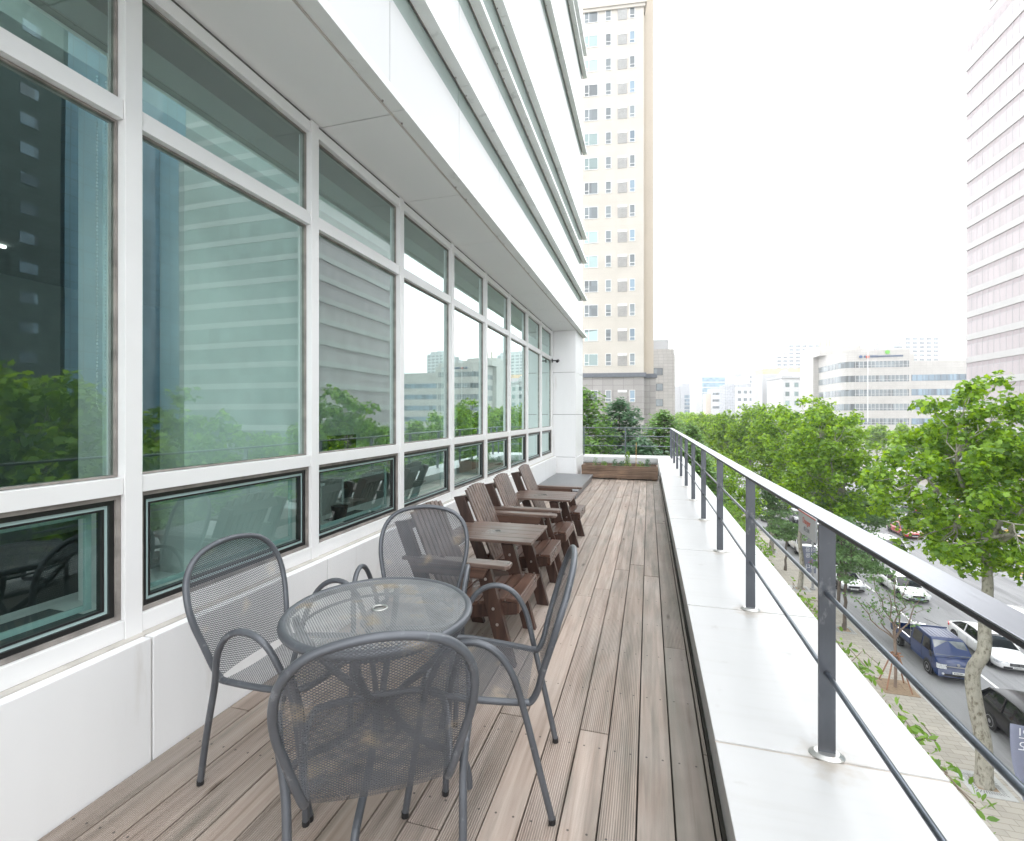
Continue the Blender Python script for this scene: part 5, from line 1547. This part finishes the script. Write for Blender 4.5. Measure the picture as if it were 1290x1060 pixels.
# two people on the pavement
M['skin'] = mat('skin', (.45, .28, .2), .6); M['hair'] = mat('black_hair', (.012, .01, .01), .6)
M['shirt_w'] = mat('white_shirt', (.70, .71, .72), .8); M['shirt_b'] = mat('tan_shirt', (.42, .34, .26), .8); M['jeans'] = mat('blue_jeans', (.04, .07, .15), .8)
def person(label, x, y, shirt, legs, rot, h=1.72, seed=1):
    t = thing('person', label, 'person', (x, y, G + .131), rot, 'people walking on the near pavement')
    s = h / 1.75
    J = {'pel': (0, 0, .95), 'ch': (0, .0, 1.32), 'nk': (0, .01, 1.50), 'hd': (0, -.02, 1.62), 'ht': (0, -.01, 1.73)}
    V = [(0, 0, .95), (0, 0, 1.15), (0, .01, 1.36), (0, .01, 1.47), (0, -.01, 1.56), (0, -.015, 1.66), (0, -.01, 1.74)]
    E = [(i, i + 1) for i in range(6)]; Rr = [.14, .125, .15, .06, .075, .092, .06]
    for sd in (-1, 1):
        k = len(V)
        V += [(sd * .10, 0, .88), (sd * .11, sd * -.06, .50), (sd * .11, sd * -.10 + .03, .08), (sd * .11, sd * -.10 - .13, .03)]
        Rr += [.095, .06, .042, .035]; E += [(0, k), (k, k + 1), (k + 1, k + 2), (k + 2, k + 3)]
        k = len(V)
        V += [(sd * .19, .01, 1.40), (sd * .24, .03, 1.12), (sd * .23, -.06, .88), (sd * .23, -.09, .79)]
        Rr += [.055, .042, .03, .032]; E += [(2, k), (k, k + 1), (k + 1, k + 2), (k + 2, k + 3)]
        for f in range(4):
            V.append((sd * (.222 + .006 * f), -.075 - .018 * f, .715 + .004 * abs(f - 1.5))); Rr.append(.009); E.append((k + 3, len(V) - 1))
        V.append((sd * .205, -.13, .77)); Rr.append(.010); E.append((k + 3, len(V) - 1))
    me = bpy.data.meshes.new('body'); me.from_pydata([(a * s, b_ * s, c_ * s) for a, b_, c_ in V], E, [])
    o = bpy.data.objects.new('body', me); COL.objects.link(o); o.parent = t
    sk = o.modifiers.new('skin', 'SKIN'); o.modifiers.new('sub', 'SUBSURF').render_levels = 2
    for i, v in enumerate(me.skin_vertices[0].data): v.radius = (Rr[i] * s, Rr[i] * s * (.75 if i in (0, 1, 2) else 1)); v.use_root = (i == 0)
    me.materials.append(M['skin'])
    def cloth(name, vs, es, rr, m_):
        q = bpy.data.meshes.new(name); q.from_pydata([(a * s, b_ * s, c_ * s) for a, b_, c_ in vs], es, [])
        oo = bpy.data.objects.new(name, q); COL.objects.link(oo); oo.parent = t
        oo.modifiers.new('skin', 'SKIN'); oo.modifiers.new('sub', 'SUBSURF').render_levels = 2
        for i, v in enumerate(q.skin_vertices[0].data): v.radius = (rr[i] * s, rr[i] * s * .8); v.use_root = (i == 0)
        q.materials.append(M[m_])
    cloth('shirt', [(0, 0, .93), (0, 0, 1.15), (0, .01, 1.36), (0, .01, 1.45), (.20, .01, 1.40), (.24, .02, 1.2), (-.20, .01, 1.40), (-.24, .02, 1.2)], [(0, 1), (1, 2), (2, 3), (2, 4), (4, 5), (2, 6), (6, 7)], [.17, .155, .175, .08, .075, .065, .075, .065], shirt)
    cloth('trousers', [(0, 0, .98), (.10, 0, .86), (.11, -.06, .50), (.11, -.07, .12), (-.10, 0, .86), (-.11, .06, .50), (-.11, .13, .12)], [(0, 1), (1, 2), (2, 3), (0, 4), (4, 5), (5, 6)], [.15, .115, .085, .07, .115, .085, .07], legs)
    hm = MB()
    for i in range(6):
        a = math.pi / 2 * i / 6
        hm.disc((0, .012 * s, (1.66 + .105 * math.sin(a)) * s), .10 * math.cos(a) * s + .004, 14, 'z', r2=.10 * math.cos(math.pi / 2 * (i + 1) / 6) * s + .003, h=.105 * (math.sin(math.pi / 2 * (i + 1) / 6) - math.sin(a)) * s)
    hm.build('hair', 'hair', t)
    f = MB()
    for sd in (-1, 1): f.disc((sd * .032 * s, -.108 * s, 1.655 * s), .009, 8, 'y', h=.006); f.disc((sd * .095 * s, -.01, 1.64 * s), .02, 8, 'y', h=.015)
    f.box(-.02, .02, -.108, -.10, 1.595 * s, 1.602 * s); f.build('face', 'hair', t)
    MB().prism([(-.115, 1.60), (-.095, 1.66), (-.095, 1.60)], 'x', -.01, .01).build('nose', 'skin', t)
person('person in a white shirt and dark trousers walking on the pavement by the trunk', 11.9, 62.6, 'shirt_w', 'jeans', 0, 1.78)
person('person in a tan shirt and blue jeans just left of the one in white', 11.3, 61.8, 'shirt_b', 'jeans', R(10), 1.65)
# ------------------------------------------------------------------ buildings
M['apt_cream'] = tiled('cream_apartment_render', (0.570, 0.531, 0.474), 3.2, 1.4, .02, dark=.93, rough=.8, var=.02)
M['apt_tan'] = mat('tan_apartment_return', (0.522, 0.457, 0.378), .8, var=.03, scale=.4)
M['apt_stone'] = tiled('grey_brown_stone_base', (0.365, 0.344, 0.331), 1.2, .70, .03, dark=.7, rough=.7, var=.10)
M['apt_band'] = mat('dark_grey_band', (0.13, 0.14, 0.16), .6)
M['stone_pale'] = tiled('pale_stone_cladding', (0.479, 0.457, 0.431), .9, .62, .03, dark=.72, rough=.7, var=.05)
M['office_cream'] = tiled('cream_office_panels', (0.509, 0.492, 0.465), 1.5, .7, .03, dark=.80, rough=.6, var=.025)
M['white_render'] = mat('white_render', (0.522, 0.522, 0.518), .8, var=.03, scale=.3)
M['white_render_b'] = mat('offwhite_render', (0.435, 0.439, 0.444), .8, var=.03, scale=.3)
M['grey_render'] = mat('grey_render', (0.36, 0.37, 0.385), .8, var=.05, scale=.3)
M['win_frame'] = mat('white_window_casing', (0.72, 0.72, 0.71), .5)
M['win_dark'] = mat('dark_window_casing', (0.10, 0.10, 0.11), .5)
M['pane_grey'] = far_glass('grey_window_pane', (0.125, 0.15, 0.16), .08, .45, .9, .36)
M['pane_green'] = far_glass('greenish_window_pane', (0.24, 0.33, 0.32), .08, .5, .5, .357)
M['pane_blue'] = far_glass('blue_window_pane', (0.13, 0.19, 0.24), .08, .5, .66, .25)
M['pane_sky'] = far_glass('sky_blue_curtain_glass', (0.16, 0.26, 0.33), .05, .25, .5, .3)
M['louvre'] = mat('grey_louvre', (0.36, 0.335, 0.32), .6, var=.3, scale=3, stretch=(.2, .2, 12))
M['pink_glass'] = far_glass('pinkish_mirror_glass', (0.33, 0.285, 0.29), .35, .10, .7, .25)
M['pink_spandrel'] = mat('pink_spandrel', (0.30, 0.25, 0.255), .3, var=.05, scale=.3)
M['band_white'] = mat('white_stone_band', (0.44, 0.435, 0.425), .7, var=.03, scale=.3)
M['roof_purple'] = mat('purple_grey_roof', (0.30, 0.25, 0.265), .7, var=.06, scale=.4)
M['scaffold'] = mat('orange_scaffold_net', (0.72, 0.52, 0.34), .8, var=.15, scale=1.5)
M['green_glass_tower'] = far_glass('dark_green_strip_glass', (0.11, 0.16, 0.15), .08, .3, .4, .3)
M['blue_tower'] = tiled('blue_curtain_wall', (0.13, 0.27, 0.36), 1.3, 1.9, .05, dark=.35, rough=.12, var=.12)
M['brick_tower'] = tiled('brown_brick_apartments', (0.06, 0.088, 0.088), 1.1, .5, .04, dark=.7, rough=.85, var=.15)
M['sign_blue'] = mat('dark_blue_letters', (.07, .13, .25), .5); M['sign_orange'] = mat('red_round_sign', (.62, .10, .06), .5); M['sign_green'] = mat('green_round_sign', (.16, .48, .07), .5); M['sign_g'] = mat('grey_letters', (.35, .36, .40), .5)

def bld(name, label, x, y, rot=0, group=None):
    return thing(name, label, 'building', (x, y, G), rot, group)
def win(parent, x0, x1, z0, z1, y=0.0, frame='win_frame', pane='pane_grey', split=None, low=None, side=None, t=.06):
    """one window of its own: casing standing proud of the wall, pane set in it. side=(x,sign) turns it onto an end wall"""
    f = MB(); p = MB()
    def B(mb, a, b, c, d_, e, g_):
        if side is None: mb.box(a, b, y - d_, y - c, e, g_)
        else:
            sx, sg_ = side
            lo, hi = (sx + sg_ * c, sx + sg_ * d_) if sg_ > 0 else (sx - d_, sx - c)
            mb.box(lo, hi, a, b, e, g_)
    B(f, x0, x1, .003, .05, z0, z0 + t); B(f, x0, x1, .003, .05, z1 - t, z1)
    B(f, x0, x0 + t, .003, .05, z0 + t, z1 - t); B(f, x1 - t, x1, .003, .05, z0 + t, z1 - t)
    if split: 
        for s_ in split: B(f, x0 + s_ - t / 2, x0 + s_ + t / 2, .003, .048, z0 + t, z1 - t)
    if low: B(f, x0 + t, (x0 + split[0] - t / 2) if split else x1 - t, .003, .046, z0 + low - t / 2, z0 + low + t / 2)
    B(p, x0 + t, x1 - t, .003, .02, z0 + t, z1 - t)
    o = f.build('window', frame, parent)
    p.build('pane', pane, o)
    return o
def pane_only(parent, x0, x1, z0, z1, y=0.0, pane='pane_grey', side=None, name='window'):
    m = MB()
    if side is None: m.box(x0, x1, y - .06, y - .004, z0, z1)
    else:
        sx, sg_ = side; lo, hi = sorted((sx + sg_ * .004, sx + sg_ * .06)); m.box(lo, hi, x0, x1, z0, z1)
    return m.build(name, pane, parent)
def ztop(z): return z - G

# cream apartment tower straight ahead; local x grows to the right, front corner at the right
ap = bld('apartment_tower', 'tall cream apartment tower with grey stone base straight beyond the terrace', -.557, 58.103, R(7.7))
D = 14
MB().box(-22, 0, 0, D, 18.95, 72).build('wall', 'apt_cream', ap)
MB().box(-22.05, .05, -.05, D, 0, 18.45).build('stone_base', 'apt_stone', ap)
b = MB(); b.box(-22.2, .25, -.25, D + .1, 18.451, 18.94); b.build('band', 'apt_band', ap)
b = MB(); b.box(-22.1, .15, -.18, D, 62.0, 62.35); b.box(-22.2, .35, -.30, D, 62.351, 62.6); b.build('cornice', 'apt_cream', ap)
MB().box(0.005, 1.35, 1.6, D, 18.95, 72).build('return_wall', 'apt_tan', ap)
MB().box(0.055, 1.6, 1.5, D, 0, 18.45).build('return_base', 'apt_stone', ap)
MB().box(0.255, 1.75, 1.35, D, 18.451, 18.94).build('return_band', 'apt_band', ap)
for k_ in range(19):
    zc = 20.95 + 2.93 * k_ - 2.93 * 2 if k_ < 30 else 0
    zc = 14.95 + 2.93 * k_ if k_ else 14.95
    zc = [13.35, 16.2][k_] if k_ < 2 else 20.55 + 2.925 * (k_ - 2)
    yy = -.05 if k_ < 2 else 0
    z0, z1 = zc - .72, zc + .72
    wp = ['pane_grey', 'pane_green', 'pane_green', 'pane_grey'][(k_ * 7) % 4]
    win(ap, -6.93, -5.30, z0, z1, yy, split=[.55], low=.42, pane=wp)
    win(ap, -4.43, -3.75, z0, z1, yy, low=.46)
    if k_ > 1 or k_ == 1:
        f = MB(); f.box(-3.02, -1.91, yy - .03, yy - .003, z0 - .05, z1)
        f = f.build('louvre_panel', 'louvre', ap)
        g_ = MB()
        for j in range(11): g_.add([(-2.98, yy - .034, z0 + j * .10), (-1.95, yy - .034, z0 + j * .10), (-1.95, yy - .09, z0 + j * .10 + .05), (-2.98, yy - .09, z0 + j * .10 + .05)], [(0, 1, 2, 3)])
        g_.box(-3.0, -1.93, yy - .06, yy - .031, z1 - .28, z1); g_.build('slat', 'win_frame', f)
    win(ap, -1.64, -1.0, z0, z1, yy, low=.42, pane=['pane_grey', 'pane_blue'][k_ % 2])
    if k_ > 3:
        win(ap, -9.6, -8.0, z0, z1, yy, split=[.55], low=.42, pane='pane_green')

sb = bld('stone_building', 'pale stone building with dark framed windows peeking out right of the cream tower', 1.0, 99.1, R(7))
MB().box(-14, 4.05, 0, 12, 0, 26.1).build('wall', 'stone_pale', sb); MB().box(-14, 3.9, .2, 11, 26.101, 27.1).build('parapet', 'stone_pale', sb)
MB().box(-12, 3.3, 3, 9, 27.101, 29.4).build('roof_room', 'white_render_b', sb)
for k_ in range(8): win(sb, -.15, 1.72, 22.6 - 3.1 * k_ - .72, 22.6 - 3.1 * k_ + .72, frame='win_dark', split=[1.35], pane='pane_grey')

# stepped cream office with ribbon windows
of = bld('ribbon_office', 'cream panelled office with dark ribbon windows and a rounded corner, centre right', 54.9, 161.4, R(3))
zt, zl = 32.9, 29.4
def rounded(w_, d_, r_, e=0.0, n_=7):
    pts = [(w_ + e, -e), (w_ + e, d_ + e), (-e, d_ + e)]
    for i in range(n_ + 1):
        a = math.pi + math.pi / 2 * i / n_
        pts.append((r_ + (r_ + e) * math.cos(a), r_ + (r_ + e) * math.sin(a)))
    return pts
b = MB(); b.prism(rounded(17, 18, 2.6), 'z', 0, zt); b.build('wall', 'office_cream', of)
b = MB(); b.box(17.01, 34.2, .0, 17, 0, zl); b.build('wing_wall', 'office_cream', of)
b = MB(); b.box(-1.5, 12.5, 18.05, 30, 0, 36.6); b.box(-1.8, 11.5, 12, 18.0, zt + .01, 35.0); b.box(16.9, 19.5, 3, 12, zl + .01, 31.8); b.build('stair_core', 'office_cream', of)
b = MB()
for x_ in (1.1, 3.0, 3.9): b.tube([(x_, 19.5, 36.6), (x_, 19.5, 39.2)], .34, 10)
b.build('flue', 'apt_tan', of)
b = MB(); b.box(18.4, 20.0, 8, 10, 31.8, 34.8) if False else b.box(14.2, 15.3, 13.0, 14, 32.91, 36.6); b.build('roof_room', 'white_render_b', of)
b = MB(); b.tube([(14.75, 13.5, 36.6), (14.75, 13.5, 40.5)], .05, 6); b.tube([(14.1, 13.5, 38.5), (15.4, 13.5, 38.5)], .05, 6); b.build('antenna', 'win_frame', of)
for k_, (z1, z0) in enumerate([(29.55, 27.75), (25.45, 23.6), (21.35, 19.45), (17.2, 15.3), (13.0, 11.2), (8.9, 7.1)]):
    r_ = MB(); out = rounded(17, 18, 2.6, .05); inn = rounded(17, 18, 2.6, -.1)
    r_.prism([(17.06, 10)] * 0 + [(16.7, -.05)] + out[3:][::-1] + [(-.05, 17.6), (.1, 17.6)] + inn[3:] + [(16.7, .1)], 'z', z0, z1)
    rb = r_.build('ribbon_window', 'pane_grey', of)
    m_ = MB()
    for i in range(14): m_.box(3.2 + i * 1.0, 3.26 + i * 1.0, -.09, -.05, z0, z1)
    for i in range(14): m_.box(-.09, -.05, 3.2 + i * 1.05, 3.26 + i * 1.05, z0, z1)
    m_.box(3.0, 16.7, -.088, -.051, z0 + .55, z0 + .60); m_.build('mullion', 'win_frame', rb)
    if k_ > 0:
        r_ = MB(); r_.box(17.3, 33.8, -.05, -.004, z0 + .1, z1); rb = r_.build('ribbon_window', 'pane_blue', of)
        m_ = MB()
        for i in range(11): m_.box(18.6 + i * 1.45, 18.68 + i * 1.45, -.09, -.051, z0 + .1, z1)
        m_.build('mullion', 'win_dark', rb)
MB().tube([(6.1, -.7, 12), (6.1, -.7, 33.6)], .09, 8).build('flagpole', 'win_frame', of)
sgn = MB(); x_ = 4.4
random.seed(2)
sgn.disc((4.55, -.22, 30.95), .42, 14, 'y', h=.15)
while x_ < 14.6:
    x_ += .52
    if 5.9 < x_ < 6.9 or x_ < 5.2: continue
    hh = .30 if x_ < 9 else .22
    sgn.box(x_, x_ + .10, -.2, -.01, 30.95 - hh, 30.95 + hh); sgn.box(x_ + .101, x_ + .34, -.2, -.01, 30.95 + hh * .6, 30.95 + hh); sgn.box(x_ + .26, x_ + .34, -.2, -.01, 30.95 - hh, 30.95 + hh * .55)
sgn.build('sign_letters', 'sign_blue', of)
MB().disc((6.3, -.22, 30.85), .42, 16, 'y', h=.2).build('red_sign_disc', 'sign_orange', of)
MB().disc((11.3, -.22, 32.1), .58, 16, 'y', h=.2).build('green_sign_disc', 'sign_green', of)

# pinkish mirrored tower on the right, its long face along the boulevard
pt = bld('mirror_tower', 'tall pale pink mirrored office tower with white bands at the right edge', 54.6, 104.1, R(-90))
# local x runs towards the camera (world -y), local y runs to +x
MB().box(0, 29.5, 0, 32, 0, 80).build('wall', 'pink_spandrel', pt)
MB().box(5.0, 29.4, .5, 21, 80.01, 90).build('upper_wall', 'pink_spandrel', pt)
nf = 19
for k_ in range(nf):
    z0 = 19.2 + 4.0 * (k_ - 3)
    if z0 < 3: continue
    b = MB(); b.box(-.12, 29.62, -.16, -.003, z0, z0 + 1.05); b.box(-.12, -.003, -.0, 32.1, z0, z0 + 1.05); b.box(29.503, 29.62, 0, 32.1, z0, z0 + 1.05)
    if z0 < 79: b.build('white_band', 'band_white', pt)
    for (a, c_) in ((0.02, 9.8), (9.82, 19.6), (19.62, 29.48)):
        if z0 > 79: continue
        if a < 1: q_ = MB(); q_.box(29.504, 29.59, .02, 32, z0 + 1.06, z0 + 3.95); q_.build('window', 'green_glass_tower', pt)
        r_ = MB(); r_.box(a, c_, -.09, -.004, z0 + 1.06, z0 + 3.2); rb = r_.build('window', 'pink_glass', pt)
        m_ = MB(); n_ = 7
        for i in range(n_): m_.box(a + i * 1.4, a + i * 1.4 + .06, -.105, -.091, z0 + 1.06, z0 + 3.9)
        m_.box(a, c_, -.105, -.091, z0 + 3.12, z0 + 3.17); m_.build('mullion', 'grey_render', rb)
for k_ in range(3):
    b = MB(); b.box(4.9, 29.5, .35, .497, 82 + 3 * k_, 82.6 + 3 * k_); b.build('white_band', 'band_white', pt)
    b = MB(); b.box(5.0, 29.4, .42, .497, 80.4 + 3 * k_, 81.9 + 3 * k_); b.build('window', 'pink_glass', pt)
# its off-frame neighbours, seen mirrored in the window wall
bt_ = bld('blue_tower', 'blue glass curtain wall tower mirrored between the first and second window bays', 57, 50.5, R(-90))
MB().box(0, 13.5, 0, 18, 0, 96).build('wall', 'blue_tower', bt_)
MB().box(4.5, 7.0, -1.6, -.003, 0, 74).build('lift_shaft', 'pane_sky', bt_)
br = bld('brick_apartments', 'dark brown apartment slab mirrored in the nearest window', 56, 36, R(-90))
MB().box(0, 66, 0, 16, 0, 76).build('wall', 'brick_tower', br)
for k_ in range(24):
    for j in range(4):
        r_ = MB(); r_.box(2 + j * 3.3, 3.5 + j * 3.3, -.08, -.003, 4 + 3 * k_, 5.1 + 3 * k_); r_.build('window', 'pane_blue', br)

# middle distance and far city
g5 = 'pale buildings in the far city'
pd_ = bld('gabled_building', 'white building with purple grey roof and small pediment left of the ribbon office', 51.1, 212.3, R(10))
MB().box(0, 22, 0, 14, 0, 28.6).build('wall', 'white_render', pd_)
b = MB(); b.box(-.4, 22.4, -.5, 14, 28.61, 29.3); b.box(-.2, 22.2, -.3, 14, 24.8, 25.3) if False else None; b.build('cornice', 'white_render_b', pd_)
b = MB(); b.add([(1.8, .2, 29.31), (22, .2, 29.31), (22, 5, 31.4), (2.9, 5, 31.4), (1.8, 10, 29.31), (22, 10, 29.31)], [(0, 1, 2, 3), (4, 3, 2, 5), (0, 3, 4), (1, 5, 2)]); b.build('roof', 'roof_purple', pd_)
b = MB(); b.prism([(-.4, 29.31), (3.6, 29.31), (1.6, 32.0)], 'y', -.6, 4); b.build('gable', 'white_render', pd_)
for fz in (25.0, 21.4, 17.8):
    for i in range(6): win(pd_, 1.2 + i * 3.4, 2.9 + i * 3.4, fz, fz + 1.9, frame='grey_render', pane='pane_green', t=.12)
oh = bld('scaffold_house', 'flat roofed building with orange scaffold netting on its roof', 53.1, 233.3, R(10))
MB().box(-5, 16, 0, 12, 0, 32).build('wall', 'white_render_b', oh)
b = MB(); b.box(-4.6, 12.5, .3, .4, 32.05, 34.4); b.box(-4.6, -4.5, .41, 9, 32.05, 34.4); b.build('netting', 'scaffold', oh)
b = MB()
for i in range(12): b.tube([(-4.5 + i * 1.54, .2, 32.0), (-4.5 + i * 1.54, .2, 34.9)], .05, 5)
b.build('scaffold_pole', 'scaffold', oh)
te = bld('terraced_building', 'pale building with open framed glass terraces beside the gabled one', 49.7, 248.3, R(-28))
b = MB(); b.box(0, 15, 3, 14, 0, 31.5); b.box(0, 1, 0, 3, 0, 31.5); b.box(14, 15, 0, 3, 0, 31.5); b.box(6.8, 7.8, 0, 3, 0, 31.5); b.box(-.3, 15.3, -.3, 14, 31.51, 32.6)
for z in (10, 14, 18, 22, 26.5): b.box(0.01, 14.99, .1, 3, z, z + .7)
b.build('wall', 'white_render_b', te)
for z in (10.8, 14.8, 18.8, 22.8, 27.3): pane_only(te, 1.1, 13.9, z, z + 2.9, 2.9, 'pane_sky')
pb = bld('patterned_building', 'white office with a dark diamond patterned side wall', 41.5, 292.8, R(6))
M['diamond'] = tiled('diamond_pattern_wall', (0.30, 0.31, 0.33), .9, .9, .10, dark=1.7, rough=.8, var=.2)
MB().box(0, 5.2, 0, 12, 0, 31.2).build('side_wall', 'diamond', pb); MB().box(5.21, 19, -.2, 12, 0, 29.6).build('wall', 'white_render', pb); MB().box(5.21, 19, .3, 12, 29.61, 31.2).build('roof_band', 'diamond', pb)
for z in (26, 21.8, 17.6):
    for i in range(4): pane_only(pb, 6.8 + i * 3.1, 8.6 + i * 3.1, z, z + 1.7, -.2, 'pane_grey')
lw = bld('low_white_building', 'low white building with a yellowish side and planted roof terrace', 37.9, 323.0, R(6))
MB().box(0, 9, 0, 10, 0, 30.6).build('wall', 'white_render', lw); MB().box(-3, -.01, 1, 10, 0, 27.5).build('side_wall', 'apt_tan', lw)
for z in (26.5, 22.3, 18): pane_only(lw, .8, 8.2, z, z + 1.5, 0, 'pane_grey')
gb = bld('glass_office', 'pale office block with blue glass front in the far distance', 31.6, 352.4, R(13))
MB().box(0, 26, 0, 14, 0, 41.5).build('wall', 'white_render_b', gb)
for k_ in range(7): pane_only(gb, 4.2, 19.5, 37.0 - 3.6 * k_, 39.9 - 3.6 * k_, 0, 'pane_sky')
tv = bld('sign_tower', 'slim white building with a rooftop sign beyond the glass office', 59.8, 371, R(8))
MB().box(0, 4.5, 0, 6, 0, 36).build('wall', 'white_render_b', tv); b = MB(); b.box(-.8, 5.0, 2, 2.4, 41, 44); b.box(1.8, 2.4, 2.1, 2.3, 36, 41); b.build('roof_sign', 'grey_render', tv)
ht = bld('hotel_block', 'pale many windowed block with stepped roof in the far distance', 70.6, 384.4, R(9))
MB().box(0, 17, 0, 12, 0, 44.5).build('wall', 'white_render_b', ht); MB().box(4, 14, 2, 10, 44.51, 47.3).build('roof_room', 'white_render_b', ht)
for k_ in range(5):
    for i in range(6): pane_only(ht, 1 + i * 2.7, 2.6 + i * 2.7, 41 - 3.4 * k_, 42.6 - 3.4 * k_, 0, 'pane_grey')
gr = bld('grey_block', 'grey blocky building with blue windows in the far distance, beyond the stone building', 24.8, 402.5, R(6))
MB().box(0, 12, 0, 12, 0, 39.5).build('wall', 'grey_render', gr); MB().box(-7, -.01, 3, 12, 0, 37).build('low_wall', 'white_render_b', gr)
for k_ in range(6): pane_only(gr, 2.6, 6.6, 24.5 - 3 * k_ + 3, 26.8 - 3 * k_ + 3, 0, 'pane_blue'); pane_only(gr, 8, 11.4, 24.5 - 3 * k_ + 3, 26.8 - 3 * k_ + 3, 0, 'pane_grey')
def far_apts(label, x, y, rot, steps, z_lo, cols, n_fl):
    t = bld('apartment_block', label, x, y, rot, 'distant white apartment blocks')
    xs = 0; W_ = 0
    for (w_, zt_) in steps:
        MB().box(xs, xs + w_ - .02, 0, 14, 0, zt_).build('wall', 'white_render', t)
        MB().box(xs + 1, xs + w_ - 1.5, 3, 10, zt_ + .01, zt_ + 2.6).build('roof_room', 'white_render_b', t)
        for k_ in range(n_fl):
            zz = zt_ - 2.9 - 2.95 * k_
            if zz < z_lo: break
            c_ = max(1, int(w_ / cols))
            for i in range(c_):
                a = xs + (i + .16) * w_ / c_
                pane_only(t, a, a + w_ / c_ * .66, zz, zz + 1.5, 0, 'pane_grey')
        xs += w_
    return t
far_apts('distant white apartment block behind the orange netting', 97.9, 423.5, R(16), [(9.5, 62.0), (26, 71.0)], 44, 4.4, 7)
far_apts('distant white apartment block rising behind the ribbon office wing', 167, 402, R(16), [(9, 64.5), (25, 70.5)], 40, 4.6, 9)
rt_ = bld('blue_grey_block', 'small pale blue grey building between the ribbon office and the mirrored tower', 106.5, 217.5, R(12))
MB().box(0, 14, 0, 10, 0, 29.3).build('wall', 'white_render_b', rt_); pane_only(rt_, .5, 13.5, 22, 27, 0, 'pane_sky')
sh_ = thing('shop_row', 'low row of shops with reddish fronts under the trees across the boulevard', 'shops', (58.4, 30, G))
MB().box(0, 10, 0, 95, 0, 9).build('wall', 'grey_render', sh_)
for i in range(19):
    o_ = MB(); o_.box(-.12, -.003, .6 + i * 5, 4.6 + i * 5, .2, 2.9); o_.build('shop_window', 'pane_grey', sh_)
    o_ = MB(); o_.box(-.35, -.003, .4 + i * 5, 4.8 + i * 5, 3.0, 3.9); o_.build('shop_fascia', ['sign_orange', 'banner_blue', 'apt_tan', 'white_render', 'apt_stone'][i % 5], sh_)
hb = MB()
hv = []
for i in range(25):
    x_ = -260 + i * 45; hv.append((x_, 900 + 40 * math.sin(i * 1.7), G + 8 + 26 * (.5 + .5 * math.sin(i * .9 + 1)) * (1 if i < 12 else .8)))
for i in range(24):
    a, b_ = hv[i], hv[i + 1]
    hb.add([(a[0], a[1] - 120, G), (b_[0], b_[1] - 120, G), b_, a, (a[0], a[1] + 200, G), (b_[0], b_[1] + 200, G)], [(0, 1, 2, 3), (3, 2, 5, 4)], smooth=True)
M['hill'] = mat('wooded_hill', (.07, .12, .05), .9, var=.4, scale=.05)
structure(hb.build('hill', 'hill'))

# ------------------------------------------------------------------ humid air
HAZE = 0.0007
if HAZE:
    hz = MB(); hz.box(-300, 620, -260, 1160, G - 1.5, 96)
    hm = bpy.data.materials.new('humid_air'); hm.use_nodes = True
    nt = hm.node_tree; nt.nodes.clear()
    o_ = nt.nodes.new('ShaderNodeOutputMaterial'); v_ = nt.nodes.new('ShaderNodeVolumePrincipled')
    v_.inputs['Density'].default_value = HAZE; v_.inputs['Color'].default_value = (.93, .95, .97, 1); v_.inputs['Anisotropy'].default_value = .2
    nt.links.new(v_.outputs[0], o_.inputs['Volume'])
    h_ = hz.build('haze', hm); h_['kind'] = 'stuff'
